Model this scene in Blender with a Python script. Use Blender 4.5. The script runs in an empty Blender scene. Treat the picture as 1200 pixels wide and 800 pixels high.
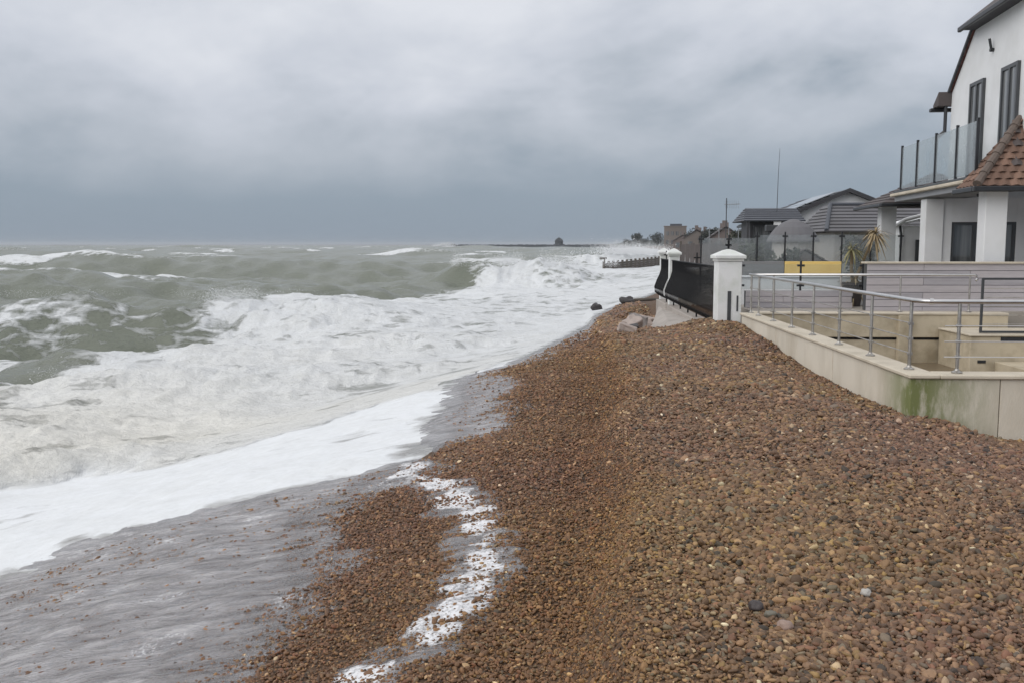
import bpy, bmesh, math, random
import numpy as np
from mathutils import Vector, Matrix

random.seed(7); rng = np.random.default_rng(7)
R = math.radians
scene = bpy.context.scene
col = scene.collection

# ------------------------------------------------------------------ camera
ZC = 3.7
cam_d = bpy.data.cameras.new('camera'); cam = bpy.data.objects.new('camera', cam_d); col.objects.link(cam)
cam.location = (0, 0, ZC)
cam.rotation_euler = (R(90 - 5.917), 0, R(2.33))
cam_d.sensor_width = 36.0; cam_d.lens = 33.0
cam_d.clip_start = 0.1; cam_d.clip_end = 40000
scene.camera = cam

# ------------------------------------------------------------------ world: overcast storm sky
SUN_EL, SUN_AZ = 34, 238      # azimuth clockwise from +Y: over the sea, left and a little behind the camera
w = bpy.data.worlds.new('World'); scene.world = w; w.use_nodes = True
nt = w.node_tree; nt.nodes.clear(); N = nt.nodes.new; L = nt.links.new
out = N('ShaderNodeOutputWorld'); bg = N('ShaderNodeBackground'); bg.inputs['Strength'].default_value = 0.1
L(bg.outputs[0], out.inputs[0])
sky = N('ShaderNodeTexSky'); sky.sky_type = 'NISHITA'; sky.sun_disc = False
sky.sun_elevation = R(SUN_EL); sky.sun_rotation = R(SUN_AZ)
tc = N('ShaderNodeTexCoord'); sep = N('ShaderNodeSeparateXYZ'); L(tc.outputs['Generated'], sep.inputs[0])
def wmath(op, a, b=None, clamp=False):
    m = N('ShaderNodeMath'); m.operation = op; m.use_clamp = clamp
    for i, v in enumerate((a, b)):
        if v is None: continue
        if isinstance(v, (int, float)): m.inputs[i].default_value = v
        else: L(v, m.inputs[i])
    return m.outputs[0]
zc = wmath('MAXIMUM', sep.outputs[2], 0.0)
den = wmath('ADD', zc, 0.42)
cx = wmath('DIVIDE', sep.outputs[0], den); cy = wmath('DIVIDE', sep.outputs[1], den)
comb = N('ShaderNodeCombineXYZ'); L(cx, comb.inputs[0]); L(cy, comb.inputs[1]); comb.inputs[2].default_value = 4.3
n1 = N('ShaderNodeTexNoise'); n1.inputs['Scale'].default_value = 1.9; n1.inputs['Detail'].default_value = 5; n1.inputs['Roughness'].default_value = 0.5; n1.inputs['Distortion'].default_value = 0.5
L(comb.outputs[0], n1.inputs['Vector'])
n2 = N('ShaderNodeTexNoise'); n2.inputs['Scale'].default_value = 4.6; n2.inputs['Detail'].default_value = 6; n2.inputs['Roughness'].default_value = 0.55
L(comb.outputs[0], n2.inputs['Vector'])
nz = wmath('ADD', wmath('MULTIPLY', wmath('SUBTRACT', n1.outputs[0], 0.5), 0.56), wmath('MULTIPLY', wmath('SUBTRACT', n2.outputs[0], 0.5), 0.28))
# the cloud base is streaky only above the low dark band over the sea
amt = wmath('MULTIPLY', wmath('MULTIPLY', wmath('MAXIMUM', wmath('SUBTRACT', zc, 0.03), 0.0), 7.0, True), 0.85)
lv = wmath('ADD', zc, wmath('MULTIPLY', nz, amt))
ramp = N('ShaderNodeValToRGB'); L(lv, ramp.inputs[0])
els = ramp.color_ramp.elements
els[0].position = 0.0; els[0].color = (0.268, 0.325, 0.395, 1)
els[1].position = 1.0; els[1].color = (0.90, 0.91, 0.95, 1)
for p_, c_ in ((0.05, (0.295, 0.355, 0.425, 1)), (0.115, (0.455, 0.50, 0.565, 1)), (0.19, (0.60, 0.635, 0.705, 1)), (0.29, (0.75, 0.775, 0.83, 1)), (0.6, (0.84, 0.855, 0.90, 1))):
    e = els.new(p_); e.color = c_
vm = N('ShaderNodeVectorMath'); vm.operation = 'SCALE'; vm.inputs['Scale'].default_value = 10.0
L(ramp.outputs[0], vm.inputs[0])
mx = N('ShaderNodeMix'); mx.data_type = 'RGBA'; mx.inputs['Factor'].default_value = 0.97
L(sky.outputs[0], mx.inputs['A']); L(vm.outputs[0], mx.inputs['B']); L(mx.outputs['Result'], bg.inputs['Color'])

sd = bpy.data.lights.new('sun', 'SUN'); sd.energy = 1.5; sd.angle = R(60); sd.color = (1.0, 0.97, 0.93)
so = bpy.data.objects.new('sun', sd); col.objects.link(so)
sdir = Vector((math.sin(R(SUN_AZ)) * math.cos(R(SUN_EL)), math.cos(R(SUN_AZ)) * math.cos(R(SUN_EL)), math.sin(R(SUN_EL))))
so.rotation_euler = (-sdir).to_track_quat('-Z', 'Y').to_euler(); so.location = (-20, -20, 40)

vs = scene.view_settings; vs.view_transform = 'Standard'; vs.look = 'None'; vs.exposure = 0.0; vs.gamma = 1.0; vs.use_curve_mapping = False

# ------------------------------------------------------------------ helpers
def tag(o, label=None, cat=None, group=None, kind=None):
    if label: o['label'] = label
    if cat: o['category'] = cat
    if group: o['group'] = group
    if kind: o['kind'] = kind
    return o
def empty(name, loc=(0, 0, 0), rz=0.0, label=None, cat=None, group=None):
    o = bpy.data.objects.new(name, None); col.objects.link(o); o.location = loc; o.rotation_euler.z = rz
    o.empty_display_size = 0.2
    return tag(o, label, cat, group)
class MB:
    def __init__(s): s.v = []; s.f = []
    def add(s, vs_, fs):
        b = len(s.v); s.v += [tuple(v) for v in vs_]; s.f += [tuple(i + b for i in f) for f in fs]; return s
    def box(s, a, b):
        x0, y0, z0 = a; x1, y1, z1 = b
        return s.add([(x0,y0,z0),(x1,y0,z0),(x1,y1,z0),(x0,y1,z0),(x0,y0,z1),(x1,y0,z1),(x1,y1,z1),(x0,y1,z1)],
                     [(0,3,2,1),(4,5,6,7),(0,1,5,4),(1,2,6,5),(2,3,7,6),(3,0,4,7)])
    def slab(s, q, t):
        # quad q (4 points, counter-clockwise seen from outside) thickened by t against its normal
        q = [Vector(p) for p in q]; n = (q[1] - q[0]).cross(q[2] - q[0]).normalized() * t
        return s.add([*q, *[p - n for p in q]], [(0,1,2,3),(7,6,5,4),(0,4,5,1),(1,5,6,2),(2,6,7,3),(3,7,4,0)])
    def poly(s, pts, ext):
        n = len(pts); e = Vector(ext); P = [Vector(p) for p in pts]
        return s.add([*P, *[p + e for p in P]], [tuple(range(n)), tuple(range(2*n-1, n-1, -1))] + [(i, n+i, n+(i+1) % n, (i+1) % n) for i in range(n)])
    def tube(s, pts, r, n=8, r2=None):
        P = [Vector(p) for p in pts]; m = len(P); rings = []
        for i, p in enumerate(P):
            d = (P[min(i+1, m-1)] - P[max(i-1, 0)]).normalized()
            a = d.cross(Vector((0, 0, 1)));
            if a.length < 1e-3: a = d.cross(Vector((0, 1, 0)))
            a.normalize(); b = a.cross(d)
            rr = r if r2 is None else r + (r2 - r) * i / (m - 1)
            rings.append([p + (a * math.cos(2*math.pi*k/n) + b * math.sin(2*math.pi*k/n)) * rr for k in range(n)])
        vs_ = [v for rg in rings for v in rg]
        fs = [(i*n+k, i*n+(k+1) % n, (i+1)*n+(k+1) % n, (i+1)*n+k) for i in range(m-1) for k in range(n)]
        fs += [tuple(range(n-1, -1, -1)), tuple((m-1)*n + k for k in range(n))]
        return s.add(vs_, fs)
    def lathe(s, c, prof, n=12):
        c = Vector(c); vs_ = [c + Vector((r*math.cos(2*math.pi*k/n), r*math.sin(2*math.pi*k/n), z)) for r, z in prof for k in range(n)]
        m = len(prof)
        fs = [(i*n+k, i*n+(k+1) % n, (i+1)*n+(k+1) % n, (i+1)*n+k) for i in range(m-1) for k in range(n)]
        fs += [tuple(range(n-1, -1, -1)), tuple((m-1)*n + k for k in range(n))]
        return s.add(vs_, fs)
    def mesh(s, name, mat, bev=0.0, smooth=False):
        me = bpy.data.meshes.new(name); me.from_pydata(s.v, [], s.f); me.materials.append(mat)
        bm = bmesh.new(); bm.from_mesh(me)
        bmesh.ops.recalc_face_normals(bm, faces=bm.faces)
        if bev > 0:
            bmesh.ops.bevel(bm, geom=list(bm.edges), offset=bev, segments=1, affect='EDGES', profile=0.5)
        bm.to_mesh(me); bm.free()
        if smooth:
            me.shade_smooth() if hasattr(me, 'shade_smooth') else me.polygons.foreach_set('use_smooth', [True]*len(me.polygons))
        return me
    def build(s, name, mat, parent=None, bev=0.0, smooth=False):
        return link(name, s.mesh(name, mat, bev, smooth), parent)
def link(name, me, parent=None, loc=None, rot=None):
    o = bpy.data.objects.new(name, me); col.objects.link(o)
    if parent: o.parent = parent
    if loc is not None: o.location = loc
    if rot is not None: o.rotation_euler = rot
    return o
def box(name, mat, a, b, parent=None, bev=0.0):
    return MB().box(a, b).build(name, mat, parent, bev)

# ------------------------------------------------------------------ materials
def srgb(r, g, b):
    f = lambda c: (c/12.92 if c <= 0.04045 else ((c+0.055)/1.055)**2.4)
    return (f(r/255), f(g/255), f(b/255))
def newmat(name):
    m = bpy.data.materials.new(name); m.use_nodes = True; t = m.node_tree
    b = t.nodes['Principled BSDF']; return m, t, b
def nodes(t):
    def N(k, **kw):
        n = t.nodes.new(k)
        for a, v in kw.items():
            if a.startswith('i_'): n.inputs[a[2:].replace('_', ' ')].default_value = v
            else: setattr(n, a, v)
        return n
    def M(op, a, b=None, c=None, clamp=False):
        n = t.nodes.new('ShaderNodeMath'); n.operation = op; n.use_clamp = clamp
        for i, v in enumerate((a, b, c)):
            if v is None: continue
            if isinstance(v, (int, float)): n.inputs[i].default_value = v
            else: t.links.new(v, n.inputs[i])
        return n.outputs[0]
    def MIX(f, a, b):
        n = t.nodes.new('ShaderNodeMix'); n.data_type = 'RGBA'
        for k, v in (('Factor', f), ('A', a), ('B', b)):
            s = n.inputs[k]
            if k == 'Factor': s = n.inputs[0]
            elif k == 'A': s = n.inputs[6]
            else: s = n.inputs[7]
            if isinstance(v, (int, float)): s.default_value = v
            elif isinstance(v, tuple): s.default_value = (*v[:3], 1)
            else: t.links.new(v, s)
        return n.outputs[2]
    return N, M, MIX, t.links.new
def mat(name, c, rough=0.6, var=0.15, scale=3.0, bump=0.0, bscale=40.0, metal=0.0, dirt=None, dscale=0.8, damt=0.4, spec=0.5, stretch=None):
    """plain surface: base colour with soft mottling, optional dirt colour in blotches, fine bump"""
    m, t, b = newmat(name); N, M, MIX, L = nodes(t)
    tc = N('ShaderNodeTexCoord'); vec = tc.outputs['Object']
    if stretch:
        mp = N('ShaderNodeMapping'); mp.inputs['Scale'].default_value = stretch; L(vec, mp.inputs['Vector']); vec = mp.outputs[0]
    n = N('ShaderNodeTexNoise', i_Scale=scale, i_Detail=6.0, i_Roughness=0.6); L(vec, n.inputs['Vector'])
    f = M('MULTIPLY_ADD', n.outputs[0], 2.0, -0.5, clamp=True)
    cc = MIX(f, tuple(x*(1-var) for x in c), tuple(min(1, x*(1+var)) for x in c))
    if dirt:
        d = N('ShaderNodeTexNoise', i_Scale=dscale, i_Detail=7.0, i_Roughness=0.65); L(vec, d.inputs['Vector'])
        df = M('MULTIPLY', M('MULTIPLY_ADD', d.outputs[0], 4.0, -1.8, clamp=True), damt)
        cc = MIX(df, cc, dirt)
    L(cc, b.inputs['Base Color']); b.inputs['Roughness'].default_value = rough; b.inputs['Metallic'].default_value = metal
    b.inputs['Specular IOR Level'].default_value = spec
    if bump:
        bn = N('ShaderNodeTexNoise', i_Scale=bscale, i_Detail=4.0); L(vec, bn.inputs['Vector'])
        bp = N('ShaderNodeBump', i_Strength=bump, i_Distance=0.02); L(bn.outputs[0], bp.inputs['Height']); L(bp.outputs[0], b.inputs['Normal'])
    return m
M_ = {}
M_['white_render'] = mat('white_render', (0.74, 0.745, 0.75), 0.7, 0.05, 1.2, 0.15, 60, dirt=(0.5, 0.5, 0.47), dscale=0.7, damt=0.35)
M_['pillar_white'] = mat('pillar_white', (0.74, 0.745, 0.74), 0.6, 0.06, 2.0, 0.2, 50, dirt=(0.42, 0.47, 0.36), dscale=1.6, damt=0.55)
M_['beige_wall'] = mat('beige_wall', srgb(214, 206, 191), 0.75, 0.06, 1.5, 0.2, 70, dirt=srgb(160, 148, 126), dscale=0.9, damt=0.5, stretch=(1, 1, 0.35))
M_['coping'] = mat('coping', srgb(200, 190, 172), 0.75, 0.08, 2.5, 0.25, 50, dirt=srgb(150, 140, 120), dscale=1.5, damt=0.45)
M_['yard_wall'] = mat('yard_wall', srgb(190, 178, 155), 0.75, 0.08, 1.5, 0.2, 60, dirt=srgb(125, 112, 88), dscale=1.1, damt=0.7)
M_['wet_floor'] = mat('wet_floor', srgb(120, 106, 86), 0.35, 0.2, 1.5, 0.1, 30, dirt=srgb(84, 72, 58), dscale=0.9, damt=0.8)
M_['plank_grey'] = mat('plank_grey', srgb(182, 176, 178), 0.6, 0.12, 2.0, 0.15, 60, dirt=srgb(140, 134, 136), dscale=1.2, damt=0.6, stretch=(0.5, 1, 5))
M_['plank_dark'] = mat('plank_dark', srgb(168, 164, 168), 0.6, 0.12, 2.0, 0.15, 60, dirt=srgb(125, 120, 122), dscale=1.2, damt=0.6, stretch=(0.5, 1, 5))
M_['steel'] = mat('steel', (0.62, 0.61, 0.6), 0.3, 0.08, 8.0, metal=1.0)
M_['steel_dull'] = mat('steel_dull', (0.46, 0.44, 0.41), 0.36, 0.15, 10.0, metal=0.9, dirt=(0.10, 0.08, 0.06), dscale=6, damt=0.5)
M_['black_iron'] = mat('black_iron', (0.008, 0.008, 0.009), 0.6, 0.3, 8.0, spec=0.25)
M_['black_plastic'] = mat('black_plastic', (0.02, 0.021, 0.024), 0.4, 0.2, 5.0)
M_['frame_grey'] = mat('frame_grey', (0.055, 0.058, 0.062), 0.4, 0.15, 4.0)
M_['tile_brown'] = mat('tile_brown', srgb(112, 87, 73), 0.75, 0.22, 5.0, 0.3, 60, dirt=srgb(96, 72, 62), dscale=2.5, damt=0.7)
M_['tile_brown_pale'] = mat('tile_brown_pale', srgb(130, 102, 86), 0.75, 0.2, 5.0, 0.3, 60, dirt=srgb(110, 84, 70), dscale=2.5, damt=0.6)
M_['tile_red'] = mat('tile_red', srgb(128, 84, 76), 0.75, 0.22, 5.0, 0.3, 60, dirt=srgb(92, 66, 62), dscale=2.5, damt=0.7)
M_['tile_dark'] = mat('tile_dark', srgb(84, 76, 74), 0.7, 0.2, 4.0, 0.3, 60, dirt=srgb(62, 58, 58), dscale=2, damt=0.6)
M_['ridge_tile'] = mat('ridge_tile', srgb(104, 92, 84), 0.8, 0.2, 4.0, 0.3, 40)
M_['roof_grey'] = mat('roof_grey', srgb(104, 103, 106), 0.65, 0.15, 2.0, 0.2, 30, dirt=srgb(80, 78, 78), dscale=1, damt=0.6)
M_['roof_slate'] = mat('roof_slate', srgb(74, 77, 84), 0.55, 0.15, 2.0, 0.2, 30)
M_['dark_timber'] = mat('dark_timber', srgb(60, 60, 63), 0.7, 0.2, 3.0, 0.2, 30)
M_['soffit'] = mat('soffit', srgb(150, 152, 156), 0.7, 0.06, 2.0)
M_['old_timber'] = mat('old_timber', srgb(92, 84, 76), 0.8, 0.3, 3.0, 0.3, 20, dirt=srgb(52, 50, 46), dscale=1.5, damt=0.7)
M_['concrete'] = mat('concrete', srgb(168, 160, 152), 0.7, 0.12, 1.5, 0.3, 40, dirt=srgb(120, 112, 104), dscale=0.8, damt=0.6)
M_['block_pink'] = mat('block_pink', srgb(172, 158, 150), 0.75, 0.15, 3.0, 0.4, 25, dirt=srgb(132, 118, 108), dscale=2, damt=0.6)
M_['block_grey'] = mat('block_grey', srgb(138, 130, 126), 0.75, 0.15, 3.0, 0.4, 25, dirt=srgb(88, 82, 76), dscale=2, damt=0.6)
M_['dark_rock'] = mat('dark_rock', srgb(58, 54, 54), 0.5, 0.3, 4.0, 0.5, 15)
M_['yellow'] = mat('yellow', srgb(238, 204, 122), 0.6, 0.06, 3.0, dirt=srgb(200, 156, 70), dscale=1.5, damt=0.5)
M_['orange'] = mat('orange', srgb(196, 124, 60), 0.6, 0.1, 3.0)
M_['grey_board'] = mat('grey_board', srgb(128, 128, 128), 0.7, 0.1, 2.0)
M_['paving'] = mat('paving', srgb(160, 152, 142), 0.7, 0.1, 2.0, 0.2, 30)
M_['terracotta'] = mat('terracotta', srgb(70, 62, 60), 0.7, 0.2, 4.0)
M_['stem'] = mat('stem', srgb(112, 96, 72), 0.85, 0.25, 8.0, 0.5, 30)
M_['leaf'] = mat('leaf', srgb(128, 122, 82), 0.6, 0.3, 6.0)
M_['leaf_dry'] = mat('leaf_dry', srgb(158, 140, 108), 0.75, 0.2, 6.0)
M_['foliage'] = mat('foliage', (0.05, 0.058, 0.04), 0.8, 0.4, 0.6)
M_['foliage_far'] = mat('foliage_far', (0.045, 0.05, 0.042), 0.85, 0.35, 0.2)
M_['bark'] = mat('bark', (0.08, 0.065, 0.05), 0.9, 0.3, 2.0)
M_['brick_far'] = mat('brick_far', srgb(114, 106, 100), 0.8, 0.12, 0.3, dirt=srgb(100, 90, 84), dscale=0.2, damt=0.6)
M_['brick_warm'] = mat('brick_warm', srgb(112, 102, 98), 0.8, 0.15, 0.4)
M_['render_far'] = mat('render_far', srgb(176, 172, 168), 0.8, 0.08, 0.4)
M_['fence_brown'] = mat('fence_brown', srgb(98, 92, 90), 0.85, 0.2, 1.0)
M_['breakwater'] = mat('breakwater', srgb(56, 59, 62), 0.9, 0.25, 0.2)
M_['aerial'] = mat('aerial', (0.35, 0.36, 0.37), 0.4, 0.1, 4.0, metal=0.7)

def glass_mat(name, tint, murk, blur, rough=0.05):
    """sheet glass: see-through, mirror-like at grazing angles, with a salt film"""
    m, t, b = newmat(name); N, M, MIX, L = nodes(t); t.nodes.remove(b)
    o = t.nodes['Material Output']
    if blur > 0:
        tr = N('ShaderNodeBsdfRefraction', i_Roughness=blur, i_IOR=1.03, i_Color=(*tint, 1))
    else:
        tr = N('ShaderNodeBsdfTransparent', i_Color=(*tint, 1))
    gl = N('ShaderNodeBsdfGlossy', i_Roughness=rough); fr0 = N('ShaderNodeFresnel', i_IOR=1.5); gm = N('ShaderNodeNewGeometry'); frf = M('MULTIPLY', fr0.outputs[0], M('SUBTRACT', 1.0, gm.outputs['Backfacing']))
    df = N('ShaderNodeBsdfDiffuse', i_Color=(0.62, 0.66, 0.68, 1))
    tl = N('ShaderNodeBsdfTranslucent', i_Color=(0.62, 0.66, 0.68, 1)); ad = N('ShaderNodeMixShader', i_Fac=0.5); L(df.outputs[0], ad.inputs[1]); L(tl.outputs[0], ad.inputs[2])
    tc = N('ShaderNodeTexCoord'); nz = N('ShaderNodeTexNoise', i_Scale=1.6, i_Detail=5.0); L(tc.outputs['Object'], nz.inputs['Vector'])
    mf = M('MULTIPLY', M('MULTIPLY_ADD', nz.outputs[0], 1.6, 0.2, clamp=True), murk)
    m1 = N('ShaderNodeMixShader'); L(mf, m1.inputs[0]); L(tr.outputs[0], m1.inputs[1]); L(ad.outputs[0], m1.inputs[2])
    m2 = N('ShaderNodeMixShader'); L(frf, m2.inputs[0]); L(m1.outputs[0], m2.inputs[1]); L(gl.outputs[0], m2.inputs[2])
    L(m2.outputs[0], o.inputs['Surface']); return m
M_['balcony_glass'] = glass_mat('balcony_glass', (0.92, 0.96, 0.965), 0.36, 0.0, 0.03)
M_['fence_glass'] = glass_mat('fence_glass', (0.95, 0.96, 0.955), 0.16, 0.24, 0.1)
M_['clear_glass'] = glass_mat('clear_glass', (0.93, 0.95, 0.95), 0.05, 0.0, 0.03)
def window_mat():
    m, t, b = newmat('window_glass'); N, M, MIX, L = nodes(t)
    b.inputs['Roughness'].default_value = 0.06
    tc = N('ShaderNodeTexCoord'); mp = N('ShaderNodeMapping'); mp.inputs['Scale'].default_value = (5, 5, 0.25); L(tc.outputs['Object'], mp.inputs['Vector'])
    nz = N('ShaderNodeTexNoise', i_Scale=1.3, i_Detail=3.0); L(mp.outputs[0], nz.inputs['Vector'])
    L(MIX(M('MULTIPLY_ADD', nz.outputs[0], 2.4, -0.7, clamp=True), (0.05, 0.056, 0.06), (0.22, 0.225, 0.225)), b.inputs['Base Color'])      # pale upright streaks paint the panes' reflections into the colour, like curtain folds
    b.inputs['Specular IOR Level'].default_value = 0.8
    return m
M_['window_glass'] = window_mat()
def solar_mat():
    m, t, b = newmat('solar'); b.inputs['Base Color'].default_value = (0.42, 0.45, 0.48, 1); b.inputs['Roughness'].default_value = 0.12; b.inputs['Coat Weight'].default_value = 1.0
    return m
M_['solar'] = solar_mat()

# beige wall with green algae growing on the end that faces the sea
def algae_wall():
    m = M_['beige_wall'].copy(); m.name = 'beige_wall_algae'; t = m.node_tree; b = t.nodes['Principled BSDF']; N, M, MIX, L = nodes(t)
    src = b.inputs['Base Color'].links[0].from_socket
    g = N('ShaderNodeNewGeometry'); sp = N('ShaderNodeSeparateXYZ'); L(g.outputs['Position'], sp.inputs[0])
    n = N('ShaderNodeTexNoise', i_Scale=4.0, i_Detail=7.0, i_Roughness=0.7)
    mp = N('ShaderNodeMapping'); mp.inputs['Scale'].default_value = (1.6, 1, 0.45); L(g.outputs['Position'], mp.inputs['Vector']); L(mp.outputs[0], n.inputs['Vector'])
    edge = M('MULTIPLY_ADD', sp.outputs[0], -1.0, 5.35, clamp=True)       # strongest at the corner (X 4.2), gone by X 5
    edge = M('MULTIPLY', edge, M('MULTIPLY_ADD', sp.outputs[1], -1.0, 12.1, clamp=True))
    f = M('MULTIPLY', M('MULTIPLY_ADD', n.outputs[0], 4.0, -1.2, clamp=True), edge)
    c = MIX(M('MULTIPLY', f, 0.95), src, srgb(106, 114, 60)); L(c, b.inputs['Base Color']); return m
M_['algae_wall'] = algae_wall()

# ------------------------------------------------------------------ noise and terrain functions
def sstep(a, b, x):
    t = np.clip((x - a) / (b - a), 0, 1); return t*t*(3 - 2*t)
def _h(ix, iy, s):
    n = (ix.astype(np.int64)*374761393 + iy.astype(np.int64)*668265263 + s*2246822519) & 0xffffffff
    n = ((n ^ (n >> 13)) * 1274126177) & 0xffffffff
    n = n ^ (n >> 16)
    return (n & 0xffff).astype(np.float64) / 65535.0
def vnoise(x, y, s=0):
    ix = np.floor(x); iy = np.floor(y); fx = x - ix; fy = y - iy
    fx = fx*fx*fx*(fx*(fx*6-15)+10); fy = fy*fy*fy*(fy*(fy*6-15)+10)
    a = _h(ix, iy, s); b = _h(ix+1, iy, s); c = _h(ix, iy+1, s); d = _h(ix+1, iy+1, s)
    return (a*(1-fx)+b*fx)*(1-fy) + (c*(1-fx)+d*fx)*fy
def fbm(x, y, o=4, s=0, g=0.5):
    r = 0; a = 1; t = 0
    for k in range(o):
        r = r + a*vnoise(x*2**k + 17.3*k, y*2**k - 9.1*k, s+k); t += a; a *= g
    return r/t - 0.5
def ridged(x, y, o=4, s=0):
    r = 0; a = 1; t = 0
    for k in range(o):
        r = r + a*(1 - np.abs(2*vnoise(x*2**k + 5.7*k, y*2**k + 3.3*k, s+k) - 1)); t += a; a *= 0.5
    return r/t
_Y = [-50,0,10,20,27,33,42,50,60,71,100,135,200,300,500,800,1500,9000]
_X = [-8,-7.9,-7.7,-6.3,-4.8,-3.4,-1.4,0.2,2.2,4.3,8.5,12.8,19,29,44,62,95,400]
_L = [8.2,8.2,8.1,7.3,10.2,11.5,12,12,11,12,14,15,16,16,20,20,20,20]
def shore_u(X, Y): return X - np.interp(Y, _Y, _X)
def beach0(X, Y):
    u = shore_u(X, Y); Lh = np.interp(Y, _Y, _L); t = np.clip(u/Lh, -3, 1.6)
    z = np.where(t < 0, 1.2*t, 1.72*(1 - np.power(np.clip(1 - t, 0, 1), 1.2)))
    return z - 0.35*sstep(4.5, 9, X)*sstep(12, 9, Y)
def in_yard(X, Y): return (X > 4.34) & (Y > 11.12) & (Y < 25.0) & (X < 22)
def beach(X, Y):
    z = beach0(X, Y)
    near = sstep(60, 25, Y)
    land = sstep(-0.5, 1.0, shore_u(X, Y))
    z = z + near*land*(0.10*fbm(X*0.55, Y*0.45, 3, 11) + 0.05*fbm(X*2.2, Y*1.6, 3, 15))
    # low ledge where the coarse top of the bank breaks off towards the swash slope
    xl = 0.35 + 0.035*Y + 0.55*fbm(X*0+3.1, Y*0.33, 3, 21) - 0.25*sstep(9, 4, Y)
    z = z + near*(0.20*sstep(-0.16, 0.14, X - xl) - 0.08*np.exp(-((X - xl + 0.28)/0.3)**2) + 0.045*np.exp(-((X - xl - 0.15)/0.22)**2))
    z = z - 0.24*sstep(15.5, 21.0, Y)*sstep(3.7, 2.4, X)*land*near
    # shingle heaped against the near gate pillar
    z = z + 0.05*np.exp(-((X-3.7)/0.8)**2 - ((Y-22.2)/1.6)**2)
    z = z - 0.24*sstep(2.6, 4.2, X)*sstep(21, 14, Y) - 0.22*sstep(4.25, 5.4, X)*sstep(6.5, 10, Y)*sstep(13, 12, Y)
    z = z - 0.40*sstep(2.5, 2.9, X)*sstep(22.0, 23.8, Y)*sstep(41, 38, Y)*sstep(4.5, 4.3, X)
    # land behind the sea walls rises a little
    z = z + 0.45*sstep(21, 24, Y)*sstep(4.3, 5.0, X - np.maximum(0, Y-38)*0.35)
    z = np.where(in_yard(X, Y), 0.85, z)
    return z
def seg_dist(X, Y, P):
    d = np.full(X.shape, 1e9)
    for (x0, y0), (x1, y1) in zip(P[:-1], P[1:]):
        dx, dy = x1-x0, y1-y0; t = np.clip(((X-x0)*dx + (Y-y0)*dy)/(dx*dx+dy*dy+1e-9), 0, 1)
        d = np.minimum(d, np.hypot(X-x0-t*dx, Y-y0-t*dy))
    return d
def inside(X, Y, P):
    c = np.zeros(X.shape, bool); n = len(P)
    for i in range(n):
        x0, y0 = P[i]; x1, y1 = P[(i+1) % n]
        if y0 == y1: continue
        c ^= ((y0 > Y) != (y1 > Y)) & (X < (x1-x0)*(Y-y0)/(y1-y0) + x0)
    return c
EDGE = [(-9.5,3.0),(-5.43,7.04),(-4.71,7.62),(-4.45,7.98),(-4.30,8.35),(-3.63,8.63),(-2.89,8.93),(-2.11,9.23),(-1.80,9.40),(-1.44,9.46),(-1.24,9.99),(-1.11,11.02),(-1.35,12.07),(-1.19,13.44),(-1.38,15.04),(-1.28,16.67),(-0.55,18.2),(-0.35,21.5),(-0.11,26.2),(1.47,35.7),(3.03,44.4),(5.0,50.0),(12,75),(16,100),(22,140),(40,300),(75,800),(110,1500)]
ROLL = [(-16,8.0),(-8.73,12.0),(-7.83,12.6),(-7.0,13.3),(-5.71,13.5),(-4.6,13.6),(-3.5,14.4),(-2.82,15.4),(-2.04,15.6),(-1.40,15.4)]
CH = [(-1.06,3.7),(-0.91,4.24),(-0.85,4.40),(-0.66,4.90),(-0.45,5.44),(-0.39,6.04),(-0.52,6.66),(-0.65,7.40),(-0.95,8.20),(-1.33,8.98),(-1.5,9.5)]
SIDE = [(-1.67,7.27),(-1.37,7.17),(-0.96,7.17),(-0.69,7.11)]
FILM = [(-1.60,3.0),(-1.57,4.37),(-1.56,4.74),(-1.50,5.27),(-1.42,5.93),(-1.45,6.63),(-1.76,7.67),(-1.60,8.39),(-1.19,8.88),(-1.0,9.6)]
SEAPOLY = EDGE + [(-9000,9000),(-9000,-50),(-12,-50)]
def sea_signed(X, Y):
    d = seg_dist(X, Y, EDGE); return np.where(inside(X, Y, SEAPOLY), d, -d)      # + on the water side
def grid_mesh(name, X, Y, Z, mat, attrs=None, keep=None, smooth=True):
    r, c = X.shape; idx = np.arange(r*c).reshape(r, c)
    F = np.stack([idx[:-1,:-1], idx[:-1,1:], idx[1:,1:], idx[1:,:-1]], -1).reshape(-1, 4)
    if keep is not None:
        k = keep.reshape(-1); F = F[k[F].any(1)]
    used = np.zeros(r*c, bool); used[F.reshape(-1)] = True; remap = np.cumsum(used) - 1; F = remap[F]
    V = np.stack([X, Y, Z], -1).reshape(-1, 3)[used].astype(np.float32)
    me = bpy.data.meshes.new(name); me.vertices.add(len(V)); me.vertices.foreach_set('co', V.reshape(-1))
    me.loops.add(F.size); me.loops.foreach_set('vertex_index', F.reshape(-1).astype(np.int32))
    me.polygons.add(len(F)); me.polygons.foreach_set('loop_start', np.arange(0, F.size, 4, dtype=np.int32))
    me.polygons.foreach_set('use_smooth', np.full(len(F), smooth))
    me.update(calc_edges=True); me.validate()
    for k, a in (attrs or {}).items():
        at = me.attributes.new(k, 'FLOAT', 'POINT'); at.data.foreach_set('value', a.reshape(-1)[used].astype(np.float32))
    me.materials.append(mat); return me
def polar(r0, r1, nr, a0, a1, na, pw=1.0):
    r = r0*(r1/r0)**(np.linspace(0, 1, nr)**pw); a = np.radians(np.linspace(a0, a1, na))
    RR, AA = np.meshgrid(r, a, indexing='ij'); return RR*np.sin(AA), RR*np.cos(AA), RR

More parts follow.
